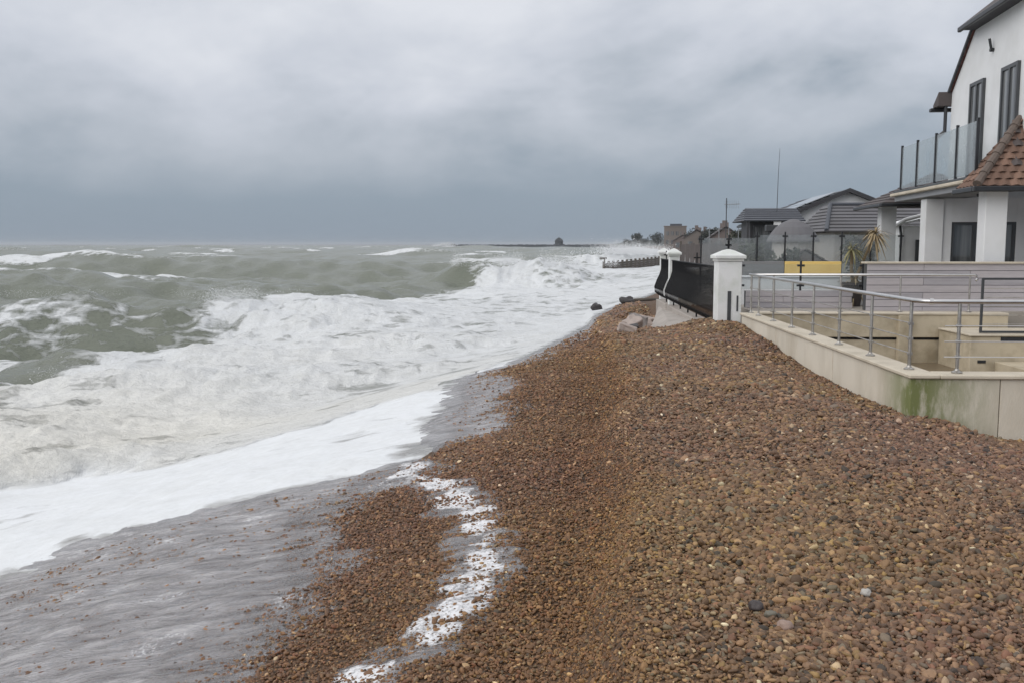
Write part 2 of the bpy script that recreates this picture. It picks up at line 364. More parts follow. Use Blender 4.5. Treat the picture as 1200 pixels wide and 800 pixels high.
# ------------------------------------------------------------------ shingle beach (ground sheet to the horizon)
def shingle_ground_mat():
    m, t, b = newmat('shingle'); N, M, MIX, L = nodes(t)
    tc = N('ShaderNodeNewGeometry')
    v = N('ShaderNodeTexVoronoi', i_Scale=26.0); L(tc.outputs['Position'], v.inputs['Vector'])
    v2 = N('ShaderNodeTexVoronoi', i_Scale=9.0); L(tc.outputs['Position'], v2.inputs['Vector'])
    n = N('ShaderNodeTexNoise', i_Scale=0.7, i_Detail=6.0); L(tc.outputs['Position'], n.inputs['Vector'])
    sp = N('ShaderNodeSeparateColor'); L(v.outputs['Color'], sp.inputs[0])
    cr = N('ShaderNodeValToRGB'); L(sp.outputs[0], cr.inputs[0]); e = cr.color_ramp.elements
    e[0].color = (*srgb(66, 51, 38), 1); e[1].color = (*srgb(126, 104, 86), 1); e[1].position = 1.0
    for p_, c_ in ((0.35, srgb(88, 68, 51)), (0.7, srgb(106, 82, 60)), (0.92, srgb(108, 84, 66))):
        q = e.new(p_); q.color = (*c_, 1)
    wet = N('ShaderNodeAttribute', attribute_name='wet')
    c = MIX(M('MULTIPLY_ADD', n.outputs[0], 1.6, -0.4, clamp=True), cr.outputs[0], srgb(98, 75, 55))
    land = N('ShaderNodeAttribute', attribute_name='land')
    c = MIX(land.outputs['Fac'], c, srgb(110, 106, 88))
    L(c, b.inputs['Base Color']); L(M('MULTIPLY_ADD', wet.outputs['Fac'], -0.45, 0.85), b.inputs['Roughness'])
    h = M('ADD', M('MULTIPLY', v.outputs['Distance'], -1.0), M('MULTIPLY', v2.outputs['Distance'], -0.8))
    bp = N('ShaderNodeBump', i_Strength=1.0, i_Distance=0.035); L(h, bp.inputs['Height']); L(bp.outputs[0], b.inputs['Normal'])
    return m
X, Y, RR = polar(1.2, 12000, 620, -75, 75, 520, 0.9)
Z = beach(X, Y)
Z = Z + 0.012*fbm(X*7, Y*7, 2, 33)*(Y < 40)
wet = sstep(6.5, 3.0, shore_u(X, Y))
land = sstep(24, 30, Y)*sstep(4.6, 6.0, X - np.maximum(0, Y-38)*0.3)
me = grid_mesh('shingle_beach', X, Y, Z, shingle_ground_mat(), {'wet': wet, 'land': land})
tag(link('shingle_beach', me), 'brown shingle bank sloping down to the surf', kind='structure')

# ------------------------------------------------------------------ sea
def sea_mat():
    m, t, b = newmat('sea_water'); N, M, MIX, L = nodes(t)
    g = N('ShaderNodeNewGeometry'); pos = g.outputs['Position']
    foam = N('ShaderNodeAttribute', attribute_name='foam').outputs['Fac']
    cream = N('ShaderNodeAttribute', attribute_name='cream').outputs['Fac']
    n1 = N('ShaderNodeTexNoise', i_Scale=1.1, i_Detail=9.0, i_Roughness=0.68, i_Distortion=0.8); L(pos, n1.inputs['Vector'])
    n2 = N('ShaderNodeTexNoise', i_Scale=0.35, i_Detail=6.0, i_Roughness=0.6, i_Distortion=0.6); L(pos, n2.inputs['Vector'])
    mp = N('ShaderNodeMapping'); mp.inputs['Scale'].default_value = (0.6, 1.0, 1.0); L(pos, mp.inputs['Vector'])
    lace = N('ShaderNodeTexVoronoi', i_Scale=1.5, feature='DISTANCE_TO_EDGE'); 
    wob = N('ShaderNodeMix', data_type='RGBA'); wob.inputs[0].default_value = 0.35; L(mp.outputs[0], wob.inputs[6]); L(n1.outputs['Color'], wob.inputs[7])
    L(wob.outputs[2], lace.inputs['Vector'])
    lc = M('MULTIPLY_ADD', lace.outputs['Distance'], -2.6, 0.62, clamp=True)
    # coverage: foam attribute decides how much of the broken noise is filled with foam
    nn = M('ADD', M('MULTIPLY', n1.outputs[0], 0.62), M('MULTIPLY', n2.outputs[0], 0.38))
    nn = M('ADD', nn, M('MULTIPLY', M('SUBTRACT', lc, 0.25), 0.35))
    ms = N('ShaderNodeMapping'); ms.inputs['Scale'].default_value = (0.35, 1.5, 1.0); ms.inputs['Rotation'].default_value = (0, 0, R(-14)); L(pos, ms.inputs['Vector'])
    st = N('ShaderNodeTexNoise', i_Scale=2.4, i_Detail=8.0, i_Roughness=0.72, i_Distortion=1.0); L(ms.outputs[0], st.inputs['Vector'])
    nn = M('ADD', nn, M('MULTIPLY', M('SUBTRACT', st.outputs[0], 0.5), 0.50))
    th = M('MULTIPLY_ADD', foam, -0.78, 0.86)
    cov = M('MULTIPLY', M('SUBTRACT', nn, th), 4.2, clamp=True)
    cov = M('MULTIPLY', cov, M('MULTIPLY', foam, 8.0, clamp=True))
    # water: silty grey green, browner close in
    wc = MIX(n2.outputs[0], (0.138, 0.155, 0.120), (0.186, 0.198, 0.156))
    wc = MIX(M('MULTIPLY', cream, 0.5), wc, (0.26, 0.24, 0.19))
    wc = MIX(M('MULTIPLY', N('ShaderNodeAttribute', attribute_name='calm').outputs['Fac'], 0.8), wc, (0.30, 0.285, 0.275))
    fc = MIX(cream, (0.755, 0.775, 0.79), (0.83, 0.81, 0.745))
    calm0 = N('ShaderNodeAttribute', attribute_name='calm').outputs['Fac']
    mot = N('ShaderNodeTexNoise', i_Scale=1.7, i_Detail=8.0, i_Roughness=0.7, i_Distortion=1.2); L(mp.outputs[0], mot.inputs['Vector'])
    fc = MIX(M('MULTIPLY', M('MULTIPLY_ADD', mot.outputs[0], 3.2, -1.30, clamp=True), M('MULTIPLY_ADD', calm0, -0.12, 0.34)), fc, (0.44, 0.435, 0.385))
    bb = N('ShaderNodeTexNoise', i_Scale=11.0, i_Detail=9.0, i_Roughness=0.75); L(pos, bb.inputs['Vector'])
    fc = MIX(M('MULTIPLY', M('MULTIPLY_ADD', bb.outputs[0], 4.0, -1.8, clamp=True), 0.28), fc, (0.50, 0.50, 0.49))
    L(MIX(cov, wc, fc), b.inputs['Base Color'])
    L(M('MULTIPLY_ADD', cov, 0.62, 0.2), b.inputs['Roughness'])
    b.inputs['IOR'].default_value = 1.33
    L(M('MULTIPLY_ADD', cov, -0.4, 0.5), b.inputs['Specular IOR Level'])
    bn = N('ShaderNodeTexNoise', i_Scale=2.2, i_Detail=7.0, i_Roughness=0.62); L(mp.outputs[0], bn.inputs['Vector'])
    calm = N('ShaderNodeAttribute', attribute_name='calm').outputs['Fac']
    hh = M('MULTIPLY', M('ADD', bn.outputs[0], M('MULTIPLY', cov, 0.25)), M('MULTIPLY_ADD', calm, -0.93, 1.0))
    bf = N('ShaderNodeTexNoise', i_Scale=9.0, i_Detail=6.0, i_Roughness=0.7, i_Distortion=0.6); L(pos, bf.inputs['Vector'])
    hh = M('ADD', hh, M('MULTIPLY', M('MULTIPLY', bf.outputs[0], cov), M('MULTIPLY_ADD', calm, -0.27, 0.30)))
    bp = N('ShaderNodeBump', i_Strength=0.85, i_Distance=0.26); L(hh, bp.inputs['Height']); L(bp.outputs[0], b.inputs['Normal'])
    return m
NR, NA = 1020, 800
X, Y, RR = polar(5.5, 11000, NR, -66, 36, NA, 1.12)
cell = np.gradient(RR, axis=0)
s = shore_u(X, Y)
# open-sea chop running towards the camera and the shore
sw = np.zeros_like(X)
rr = np.random.default_rng(3)
for k in range(40):
    lam = 1.7*(1.13**k); lam = min(lam, 70*(0.8+0.4*rr.random()))
    th = R(200 + rr.normal(0, 28)); kx, ky = math.sin(th)*2*math.pi/lam, math.cos(th)*2*math.pi/lam
    amp = 0.0105*lam**0.72*(0.7 + 0.6*rr.random())*(1.9 if lam < 7 else 1.0)
    ph = rr.random()*6.28
    q = np.sin(kx*X + ky*Y + ph + 1.2*fbm(X/lam*0.35, Y/lam*0.35, 2, 40+k))
    sw += amp*(q + 0.35*q*np.abs(q))*np.clip(lam/(3.2*cell) - 0.5, 0, 1)
seaw = sstep(-4, -16, s)
H = sw*(0.22 + 0.78*seaw)
foam = np.zeros_like(X); cream = np.zeros_like(X)
wob = fbm(X*0.09, Y*0.05, 3, 60)*5
def crest(y0, slope, h, wb, wf, xa, xb, xbrk, seed, ragged=0.25):
    """one long-crested wave: steep front to the camera, broken to white foam where X > xbrk"""
    global H, foam
    yc = y0 + slope*X + 3.0*fbm(X*0.10, X*0+seed, 3, seed)
    d = Y - yc
    env = sstep(xa-6, xa+3, X)*sstep(xb+6, xb-3, X)
    hh = h*env*(0.82 + 0.5*fbm(X*0.22, X*0+2.2, 3, seed+3))
    brk = sstep(xbrk-3.5, xbrk+2.0, X + 3*fbm(Y*0.4, X*0.3, 2, seed+5))
    prof = np.where(d > 0, np.exp(-(d/wb)**2), np.exp(-(np.abs(d)/wf)**1.7))
    trough = -0.22*np.exp(-((d + 2.2*wf)/(1.3*wf))**2)
    rag = ragged*brk*env*(ridged(X*0.55, Y*0.9, 4, seed+7) - 0.5)*np.exp(-((d+0.4*wf)/(1.3*wf))**2)*h
    H = H + hh*(prof + trough) + rag*1.5
    foam = np.maximum(foam, brk*env*np.exp(-(np.maximum(-d, 0)/(2.6*wf))**2)*np.exp(-(np.maximum(d-0.3, 0)/(0.55*wb))**2)*(0.86 + 0.5*fbm(X*0.5, Y*0.3, 3, seed+11)))
    foam = np.maximum(foam, env*(1-brk)*(0.18 + 0.9*fbm(X*0.25, Y*0.25, 3, seed+9))*np.exp(-((d-0.2)/(0.4*wf+0.5))**2))
crest(42.5, 0.03, 1.55, 7.0, 2.3, -60, -9, -16.5, 101, 0.34)
crest(86, -0.12, 2.3, 11, 3.6, -10, 2.5, -6, 131, 0.42)
crest(66, 0.08, 0.75, 8, 4.0, -70, -12, 40, 151)
crest(118, -0.1, 1.0, 12, 6.0, -120, -20, 60, 161)
crest(172, 0.1, 2.1, 9, 5.0, 4, 26, -2, 171, 0.5)
crest(26.5, 0.25, 0.42, 3.0, 1.3, -13, -1, -20, 181, 0.5)
crest(33.5, 0.15, 0.40, 3.5, 1.6, -14, 2, -20, 191, 0.6)
# lace of old foam over the face of the left-hand wave
foam = np.maximum(foam, 0.86*np.exp(-((Y-41.0)/3.4)**2)*sstep(-13, -19, X)*sstep(-60, -30, X)*(0.55 + 0.9*fbm(X*0.22, Y*0.3, 3, 77)))
foam = np.maximum(foam, 0.92*np.exp(-((Y-34.0)/4.5)**2)*sstep(-11, -15, X)*sstep(-45, -22, X)*(0.5 + 1.1*fbm(X*0.18, Y*0.3, 3, 78)))
# surf zone
sb = np.interp(Y, [0, 10, 20, 30, 45, 60, 85, 120, 160, 220, 400, 9000], [-13, -13, -11, -11, -13.5, -13, -13.5, -11, -11, -10, -9, -9])
surf = sstep(-1.6, 1.8, s - sb + 3.2*fbm(X*0.16, Y*0.12, 4, 80))
foam = np.maximum(foam, surf*(0.85 + 0.55*fbm(X*0.30, Y*0.20, 4, 82)))
turb = surf*np.clip(1 - cell/1.2, 0, 1)
droll = seg_dist(X, Y, ROLL); edge = sea_signed(X, Y)
# smooth swash sheet lies between the foam roll and the edge of the water
yroll = np.interp(X, [p[0] for p in ROLL], [p[1] for p in ROLL])
xroll_side = np.where(X < -1.4, Y - yroll + 0.9*fbm(X*0.7, Y*0.7, 3, 90), edge - 0.6)
sheet = sstep(0.45, -0.35, xroll_side + 0.7*fbm(X*2.2, Y*2.2, 3, 91))*sstep(30, 20, Y)
sheet = np.maximum(sheet, sstep(0.9, 0.15, edge)*0.8)
H = H + turb*(1-sheet)*(0.36*(ridged(X*0.50, Y*0.62, 5, 84) - 0.62) + 0.17*(ridged(X*1.7, Y*2.1, 4, 88) - 0.6))
H = H + 0.30*(1-sheet)*surf*sstep(-0.2, 0.7, xroll_side)*sstep(3.2, 0.6, xroll_side)*(0.15 + 0.85*ridged(X*0.9, Y*0.9, 4, 92))*sstep(30, 20, Y)
eta = 0.22*sstep(-14, -3, s)
H = H + eta
B = beach(X, Y)
lay = B + 0.012 + 0.035*sstep(-0.02, 0.8, edge) + 0.02*fbm(X*1.4, Y*1.4, 3, 95)*sheet
k_ = 0.12
Zs = np.maximum(H, lay) + k_*np.exp(-np.abs(H - lay)/k_)*0.5
Zs = np.where(edge < 0, np.minimum(B - 0.05 + 0.9*np.maximum(edge, -0.35), Zs), Zs)
e2 = sstep(0.0, 0.12, edge)
Zs = np.where((edge >= 0) & (edge < 0.12), B - 0.05 + (Zs - B + 0.05)*e2, Zs)
foam = np.maximum(foam, sheet*0.93*(edge > -0.5))
foam = np.maximum(foam, 0.92*sstep(5.5, 2.0, xroll_side)*sstep(34, 24, Y)*(s > sb))
foam = np.where(sheet > 0.4, np.maximum(foam, 0.98 + 0.1*fbm(X*0.5, Y*0.5, 3, 97)), foam)
foam = foam*(1 - 0.45*sstep(16, 26, Y)*sstep(0.5, 0.0, edge))
lacy = sstep(0.75, 0.05, edge + 0.55*fbm(X*2.4, Y*2.4, 4, 96)) 
foam = np.where(sheet > 0.3, foam - 0.46*lacy - 0.22*sstep(0.12, 0.35, fbm(X*0.8, Y*1.6, 4, 94)), foam)
# whitecaps offshore
cap = sstep(0.42, 0.60, sw/ (np.std(sw[(Y > 60) & (Y < 200)])+1e-6)*0.28 + 0.55*fbm(X*0.02, Y*0.035, 3, 98))*sstep(30, 60, Y)*(0.25 + 0.75*sstep(420, 110, Y))
foam = np.maximum(foam, 0.74*cap*seaw)
cap2 = sstep(0.17, 0.24, fbm(X*0.045, Y*0.05, 3, 301))*sstep(0.25, 0.9, sw/(np.std(sw[(Y > 60) & (Y < 200)])+1e-6))*sstep(50, 75, Y)*sstep(1500, 500, Y)
foam = np.maximum(foam, 0.85*cap2*seaw)
cream = np.clip((surf*(0.62 + 1.4*fbm(X*0.12, Y*0.12, 3, 99)) + 0.1)*sstep(45, 14, Y)*(1-sheet), 0, 1)
calm = sstep(0.35, 1.0, sheet)
cream = cream*(1 - 0.5*sstep(-8, -3, X))
keep = edge > -0.8
me = grid_mesh('sea', X, Y, Zs, sea_mat(), {'foam': np.clip(foam, 0, 1.2), 'cream': cream, 'calm': calm}, keep)
tag(link('sea', me), 'rough grey green sea breaking into white surf', kind='structure')
SEA = (X, Y, Zs, foam)

# ------------------------------------------------------------------ backwash film over the shingle
def film_mat():
    m, t, b = newmat('backwash'); N, M, MIX, L = nodes(t); t.nodes.remove(b); o = t.nodes['Material Output']
    g = N('ShaderNodeNewGeometry'); pos = g.outputs['Position']
    foam = N('ShaderNodeAttribute', attribute_name='foam').outputs['Fac']
    murk = N('ShaderNodeAttribute', attribute_name='murk').outputs['Fac']
    mp = N('ShaderNodeMapping'); mp.inputs['Scale'].default_value = (0.22, 1.0, 1.0); mp.inputs['Rotation'].default_value = (0, 0, R(8)); L(pos, mp.inputs['Vector'])
    rp = N('ShaderNodeTexNoise', i_Scale=9.0, i_Detail=5.0, i_Roughness=0.6, i_Distortion=0.4); L(mp.outputs[0], rp.inputs['Vector'])
    n1 = N('ShaderNodeTexNoise', i_Scale=30.0, i_Detail=7.0, i_Roughness=0.75); L(pos, n1.inputs['Vector'])
    n3 = N('ShaderNodeTexNoise', i_Scale=3.0, i_Detail=6.0, i_Roughness=0.65); L(pos, n3.inputs['Vector'])
    bp = N('ShaderNodeBump', i_Strength=1.0, i_Distance=0.09); L(rp.outputs[0], bp.inputs['Height'])
    tr = N('ShaderNodeBsdfTransparent', i_Color=(0.9, 0.9, 0.9, 1))
    df = N('ShaderNodeBsdfDiffuse'); L(bp.outputs[0], df.inputs['Normal'])
    L(MIX(M('MULTIPLY_ADD', rp.outputs[0], 2.6, -0.8, clamp=True), (0.38, 0.365, 0.37), (0.76, 0.74, 0.745)), df.inputs['Color'])
    fo = N('ShaderNodeBsdfDiffuse', i_Color=(0.74, 0.74, 0.75, 1))
    gl = N('ShaderNodeBsdfGlossy', i_Roughness=0.12); L(bp.outputs[0], gl.inputs['Normal'])
    fr = N('ShaderNodeFresnel', i_IOR=1.33); L(bp.outputs[0], fr.inputs['Normal'])
    m1 = N('ShaderNodeMixShader'); L(M('MULTIPLY', murk, M('MULTIPLY_ADD', n3.outputs[0], 1.2, 0.2, clamp=True), clamp=True), m1.inputs[0]); L(tr.outputs[0], m1.inputs[1]); L(df.outputs[0], m1.inputs[2])
    m2 = N('ShaderNodeMixShader'); L(fr.outputs[0], m2.inputs[0]); L(m1.outputs[0], m2.inputs[1]); L(gl.outputs[0], m2.inputs[2])
    cov = M('MULTIPLY', M('SUBTRACT', M('ADD', M('MULTIPLY', n1.outputs[0], 0.6), M('MULTIPLY', n3.outputs[0], 0.4)), M('MULTIPLY_ADD', foam, -0.62, 0.82)), 7.0, clamp=True)
    m3 = N('ShaderNodeMixShader'); L(cov, m3.inputs[0]); L(m2.outputs[0], m3.inputs[1]); L(fo.outputs[0], m3.inputs[2])
    L(m3.outputs[0], o.inputs['Surface']); return m
X, Y, RR = polar(3.2, 46, 620, -50, 14, 560)
edge = sea_signed(X, Y); B = beach(X, Y)
xf = np.interp(Y, [p[1] for p in FILM], [p[0] for p in FILM]) + 0.32
nz = fbm(X*2.2, Y*2.0, 4, 200)
body = sstep(0.5, -0.5, X - xf + 0.9*nz)*sstep(10.5, 9.0, Y)
dch = seg_dist(X, Y, CH); chan = sstep(0.55, 0.12, dch + 0.35*fbm(X*3, Y*3, 4, 210))
side = 0.75*sstep(0.16, 0.0, seg_dist(X, Y, SIDE) + 0.22*fbm(X*4, Y*5, 3, 215))
rim = sstep(1.6, 0.15, -edge + 1.7*fbm(X*0.9, Y*0.5, 4, 220))*sstep(9.0, 11, Y)*0.95
depth = np.maximum.reduce([body, chan, side, rim])
foamf = np.maximum.reduce([0.70*sstep(0.33, 0.02, dch + 0.5*fbm(X*4, Y*4, 4, 211)), side*0.56, 0.30*body*sstep(2.2, 0.0, -edge), rim*0.42,
                           body*0.46*sstep(0.35, 0.7, fbm(X*1.2, Y*2.4, 3, 225)+0.5)])
foamf = np.maximum(foamf, 0.55*sstep(0.5, 0.0, np.abs(X + 1.35))*sstep(0.5, 0.1, np.abs(Y - 8.8)))
murk = np.clip(np.maximum(0.72*body*sstep(-0.3, 1.4, xf - X), 0.45*depth) + 0.25*rim, 0, 1)
Zf = B - 0.035 + 0.044*depth + 0.034*fbm(X*3.5, Y*10, 4, 230)*depth + 0.017*sstep(0.0, 1.2, xf - X)*body + 0.006*chan + 0.022*rim
me = grid_mesh('backwash_water', X, Y, Zf, film_mat(), {'foam': foamf, 'murk': murk}, (depth > 0.02) & (edge < 0.4))
tag(link('backwash_water', me), 'thin grey backwash and foam draining over the shingle', kind='structure')

# ------------------------------------------------------------------ pebbles (gravel nobody could count)
def pebble_mat():
    m, t, b = newmat('pebble'); N, M, MIX, L = nodes(t)
    a = N('ShaderNodeAttribute', attribute_name='pcol', attribute_type='INSTANCER')
    wt = N('ShaderNodeAttribute', attribute_name='pwet', attribute_type='INSTANCER')
    tc = N('ShaderNodeTexCoord'); n = N('ShaderNodeTexNoise', i_Scale=2.2, i_Detail=5.0); L(tc.outputs['Object'], n.inputs['Vector'])
    hs = N('ShaderNodeHueSaturation'); L(a.outputs['Color'], hs.inputs['Color']); L(M('MULTIPLY_ADD', n.outputs[0], 0.7, 0.65), hs.inputs['Value'])
    L(hs.outputs[0], b.inputs['Base Color']); L(M('MULTIPLY_ADD', wt.outputs['Fac'], -0.3, 0.62), b.inputs['Roughness'])
    return m
PEB = pebble_mat()
def pebbles():
    pts = []
    def scatter(r0, r1, a0, a1, size, cover):
        # size in metres (mean long axis), jittered polar cells
        n = int(cover*0.5*(r1*r1 - r0*r0)*(a1-a0)/(0.55*size*size))
        r = np.sqrt(rng.random(n)*(r1*r1-r0*r0) + r0*r0); a = a0 + (a1-a0)*rng.random(n)
        return r*np.sin(a), r*np.cos(a), np.full(n, size)
    a0, a1 = R(-38), R(38)
    for r0, r1, sz, cv in ((3.3, 5.0, 0.028, 1.6), (5.0, 7.5, 0.031, 1.5), (7.5, 11, 0.036, 1.35), (11, 16, 0.043, 1.2), (16, 25, 0.056, 1.0)):
        pts.append(scatter(r0, r1, a0, a1 if r1 > 11 else R(54), sz, cv))
    pts.append(scatter(25, 46, R(-4), R(7.5), 0.085, 0.9))
    for r0, r1, sz, cv in ((3.3, 5.0, 0.024, 0.9), (5.0, 7.5, 0.027, 0.9), (7.5, 11, 0.032, 0.8), (11, 17, 0.040, 0.7)):
        q = scatter(r0, r1, a0, R(9), sz, cv); k = (q[0] < 0.75 + 0.035*q[1]) & (q[0] > -4.5); pts.append(tuple(c_[k] for c_ in q))
    x = np.concatenate([p[0] for p in pts]); y = np.concatenate([p[1] for p in pts]); sz = np.concatenate([p[2] for p in pts])
    u = shore_u(x, y); ed = sea_signed(x, y)
    ok = (u > 0.5) & (ed < 0.0) & ~((x > 4.15) & (y > 10.95)) & (x < 4.3 + (y < 10.9)*9)
    ok &= ~((x > 2.6) & (y > 22.8) & (y < 35))
    top = sstep(-0.3, 0.9, x - (0.35 + 0.035*y))          # coarse dry bank top, finer swash slope
    x, y, sz, top = x[ok], y[ok], sz[ok], top[ok]
    n = len(x)
    extra = np.exp(rng.normal(0, 0.34, n) + 0.6*np.clip(fbm(x*0.7, y*0.5, 3, 310), -0.25, 0.35))
    big = rng.random(n) < 0.015; extra[big] *= 1.5; extra = np.clip(extra, 0.4, 2.2)
    L_ = sz*0.62*(0.62 + 0.38*top)*extra
    scl = np.stack([L_*(0.8+0.4*rng.random(n)), L_*(0.55+0.35*rng.random(n)), L_*(0.36+0.3*rng.random(n))], -1)*0.9
    z = beach(x, y) + 0.011*(rng.random(n)-0.4)*2*(sz/0.03) + scl[:, 2]*0.15
    rot = np.stack([rng.normal(0, 0.48, n), rng.normal(0, 0.48, n), rng.random(n)*6.283], -1)
    pal = np.array([srgb(*c) for c in ((112,88,73),(102,79,65),(124,98,80),(92,72,60),(136,110,90),(110,99,90),(116,84,70),(132,108,78),(164,144,126),(200,190,178),(62,54,50),(106,84,72))])
    pr = np.array([0.2,0.17,0.14,0.12,0.08,0.07,0.06,0.05,0.02,0.003,0.045,0.04]); pr /= pr.sum()
    ci = rng.choice(len(pal), n, p=pr)
    c = pal[ci]*(0.72 + 0.7*rng.random((n, 1)))*np.array([[1.09, 1.04, 0.83]])
    # patches of ochre and of redder stones
    pn = fbm(x*0.5, y*0.5, 3, 300)[:, None]
    c = c*(1 + np.clip(pn, -0.3, 0.3)*np.array([[0.15, 0.25, -0.2]]))
    wetv = np.clip(1 - (u[ok]-3.5)/4.5, 0, 1)
    xl = 0.35 + 0.035*y + 0.55*fbm(x*0+3.1, y*0.33, 3, 21) - 0.25*sstep(9, 4, y)
    led = np.exp(-((x - xl + 0.05 + 0.3*fbm(x*1.5, y*1.5, 3, 320))/0.38)**2)[:, None]
    slope_face = (1 - sstep(-0.15, 0.25, x - xl))[:, None]; c = c*(1 - slope_face*np.array([[0.06, 0.15, 0.24]]))
    c = c*(1 + led*np.array([[0.10, 0.06, -0.06]]))
    scl *= (1 - 0.15*led)
    c = c*(1 - 0.14*wetv[:, None])
    c[:, 0] *= (1 + 0.07*wetv); c[:, 2] *= (1 - 0.08*wetv)
    me = bpy.data.meshes.new('shingle_pebbles'); me.vertices.add(n)
    me.vertices.foreach_set('co', np.stack([x, y, z], -1).astype(np.float32).reshape(-1))
    for k, v in (('rot', rot), ('scl', scl)):
        at = me.attributes.new(k, 'FLOAT_VECTOR', 'POINT'); at.data.foreach_set('vector', v.astype(np.float32).reshape(-1))
    at = me.attributes.new('pcol', 'FLOAT_COLOR', 'POINT'); at.data.foreach_set('color', np.concatenate([np.clip(c, 0.005, 0.9), np.ones((n, 1))], 1).astype(np.float32).reshape(-1))
    at = me.attributes.new('pwet', 'FLOAT', 'POINT'); at.data.foreach_set('value', wetv.astype(np.float32))
    at = me.attributes.new('idx', 'INT', 'POINT'); at.data.foreach_set('value', rng.integers(0, 7, n).astype(np.int32))
    return me
def scatter_tree(name, material, variants, subdiv, rough):
    ng = bpy.data.node_groups.new(name, 'GeometryNodeTree')
    ng.interface.new_socket('Geometry', in_out='INPUT', socket_type='NodeSocketGeometry')
    ng.interface.new_socket('Geometry', in_out='OUTPUT', socket_type='NodeSocketGeometry')
    N = ng.nodes.new; L = ng.links.new
    gi = N('NodeGroupInput'); go = N('NodeGroupOutput'); iop = N('GeometryNodeInstanceOnPoints')
    jn = N('GeometryNodeJoinGeometry')
    for k in range(variants):
        ico = N('GeometryNodeMeshIcoSphere'); ico.inputs['Radius'].default_value = 1.0; ico.inputs['Subdivisions'].default_value = subdiv
        ps = N('GeometryNodeInputPosition'); nz = N('ShaderNodeTexNoise'); nz.noise_dimensions = '4D'
        nz.inputs['W'].default_value = 3.7*k; nz.inputs['Scale'].default_value = 0.75; nz.inputs['Detail'].default_value = 1.0
        L(ps.outputs[0], nz.inputs['Vector'])
        sb_ = N('ShaderNodeVectorMath'); sb_.operation = 'SUBTRACT'; L(nz.outputs['Color'], sb_.inputs[0]); sb_.inputs[1].default_value = (0.5, 0.5, 0.5)
        sc_ = N('ShaderNodeVectorMath'); sc_.operation = 'SCALE'; L(sb_.outputs[0], sc_.inputs[0]); sc_.inputs['Scale'].default_value = rough
        sp = N('GeometryNodeSetPosition'); L(ico.outputs['Mesh'], sp.inputs['Geometry']); L(sc_.outputs[0], sp.inputs['Offset'])
        sh = N('GeometryNodeSetShadeSmooth'); L(sp.outputs[0], sh.inputs['Geometry'])
        sm = N('GeometryNodeSetMaterial'); L(sh.outputs[0], sm.inputs['Geometry']); sm.inputs['Material'].default_value = material
        g2 = N('GeometryNodeGeometryToInstance'); L(sm.outputs[0], g2.inputs[0]); L(g2.outputs[0], jn.inputs[0])
    def attr(nm, ty):
        a = N('GeometryNodeInputNamedAttribute'); a.data_type = ty; a.inputs['Name'].default_value = nm; return a.outputs['Attribute']
    L(gi.outputs[0], iop.inputs['Points']); L(jn.outputs[0], iop.inputs['Instance'])
    iop.inputs['Pick Instance'].default_value = True
    L(attr('idx', 'INT'), iop.inputs['Instance Index']); L(attr('scl', 'FLOAT_VECTOR'), iop.inputs['Scale'])
    eu = N('FunctionNodeEulerToRotation'); L(attr('rot', 'FLOAT_VECTOR'), eu.inputs[0]); L(eu.outputs[0], iop.inputs['Rotation'])
    L(iop.outputs[0], go.inputs[0]); return ng
me = pebbles()
po = link('shingle_pebbles', me); md = po.modifiers.new('scatter', 'NODES'); md.node_group = scatter_tree('pebble_scatter', PEB, 7, 2, 1.25)
tag(po, 'loose brown shingle pebbles covering the beach bank', 'pebbles', kind='stuff')

def stone(name, loc, dims, material, seed, label, cat='stone', group=None, rot=(0, 0, 0), sub=3, rough=0.35, facet=False):
    bm = bmesh.new(); bmesh.ops.create_icosphere(bm, subdivisions=sub, radius=1.0)
    r_ = random.Random(seed); o1 = Vector((r_.random()*9, r_.random()*9, r_.random()*9))
    from mathutils import noise as mn
    for v in bm.verts:
        d = v.co.normalized(); k = 1 + rough*mn.noise(d*1.1 + o1) + rough*0.4*mn.noise(d*2.6 + o1)
        if facet:
            mx_ = max(abs(d.x), abs(d.y), abs(d.z)); k *= 0.62/mx_*0.75 + 0.35
        v.co = Vector((d.x*dims[0], d.y*dims[1], d.z*dims[2]))*k
    me = bpy.data.meshes.new(name); bm.to_mesh(me); bm.free(); me.materials.append(material)
    me.polygons.foreach_set('use_smooth', [not facet]*len(me.polygons))
    o = link(name, me, None, loc, rot); tag(o, label, cat, group); return o
def bz(x, y): return float(beach(np.array([x]), np.array([y]))[0])
stone('beach_stone', (1.01, 4.46, bz(1.01, 4.46)+0.03), (0.036, 0.032, 0.028), mat('stone_dark', srgb(66, 59, 58), 0.6, 0.2, 20), 1, 'dark grey rounded stone low on the shingle, darkest in the foreground')
stone('beach_stone', (1.09, 4.22, bz(1.09, 4.22)+0.03), (0.038, 0.032, 0.026), mat('stone_pink', srgb(152, 130, 118), 0.6, 0.12, 20), 2, 'pale pink stone at the bottom edge of the shingle')
stone('beach_stone', (0.99, 4.78, bz(0.99, 4.78)+0.03), (0.03, 0.026, 0.02), mat('stone_cream', srgb(176, 152, 124), 0.65, 0.12, 20), 3, 'cream coloured stone just behind the dark grey stone')
stone('beach_stone', (1.06, 4.38, bz(1.06, 4.38)+0.025), (0.03, 0.026, 0.02), mat('stone_green', srgb(108, 104, 92), 0.6, 0.12, 20), 4, 'grey green stone touching the dark stone on the shingle')
stone('beach_stone', (1.62, 4.72, bz(1.62, 4.72)+0.025), (0.028, 0.024, 0.022), mat('stone_white', srgb(176, 172, 166), 0.6, 0.12, 20), 5, 'small white stone right of the cream stone on the shingle')

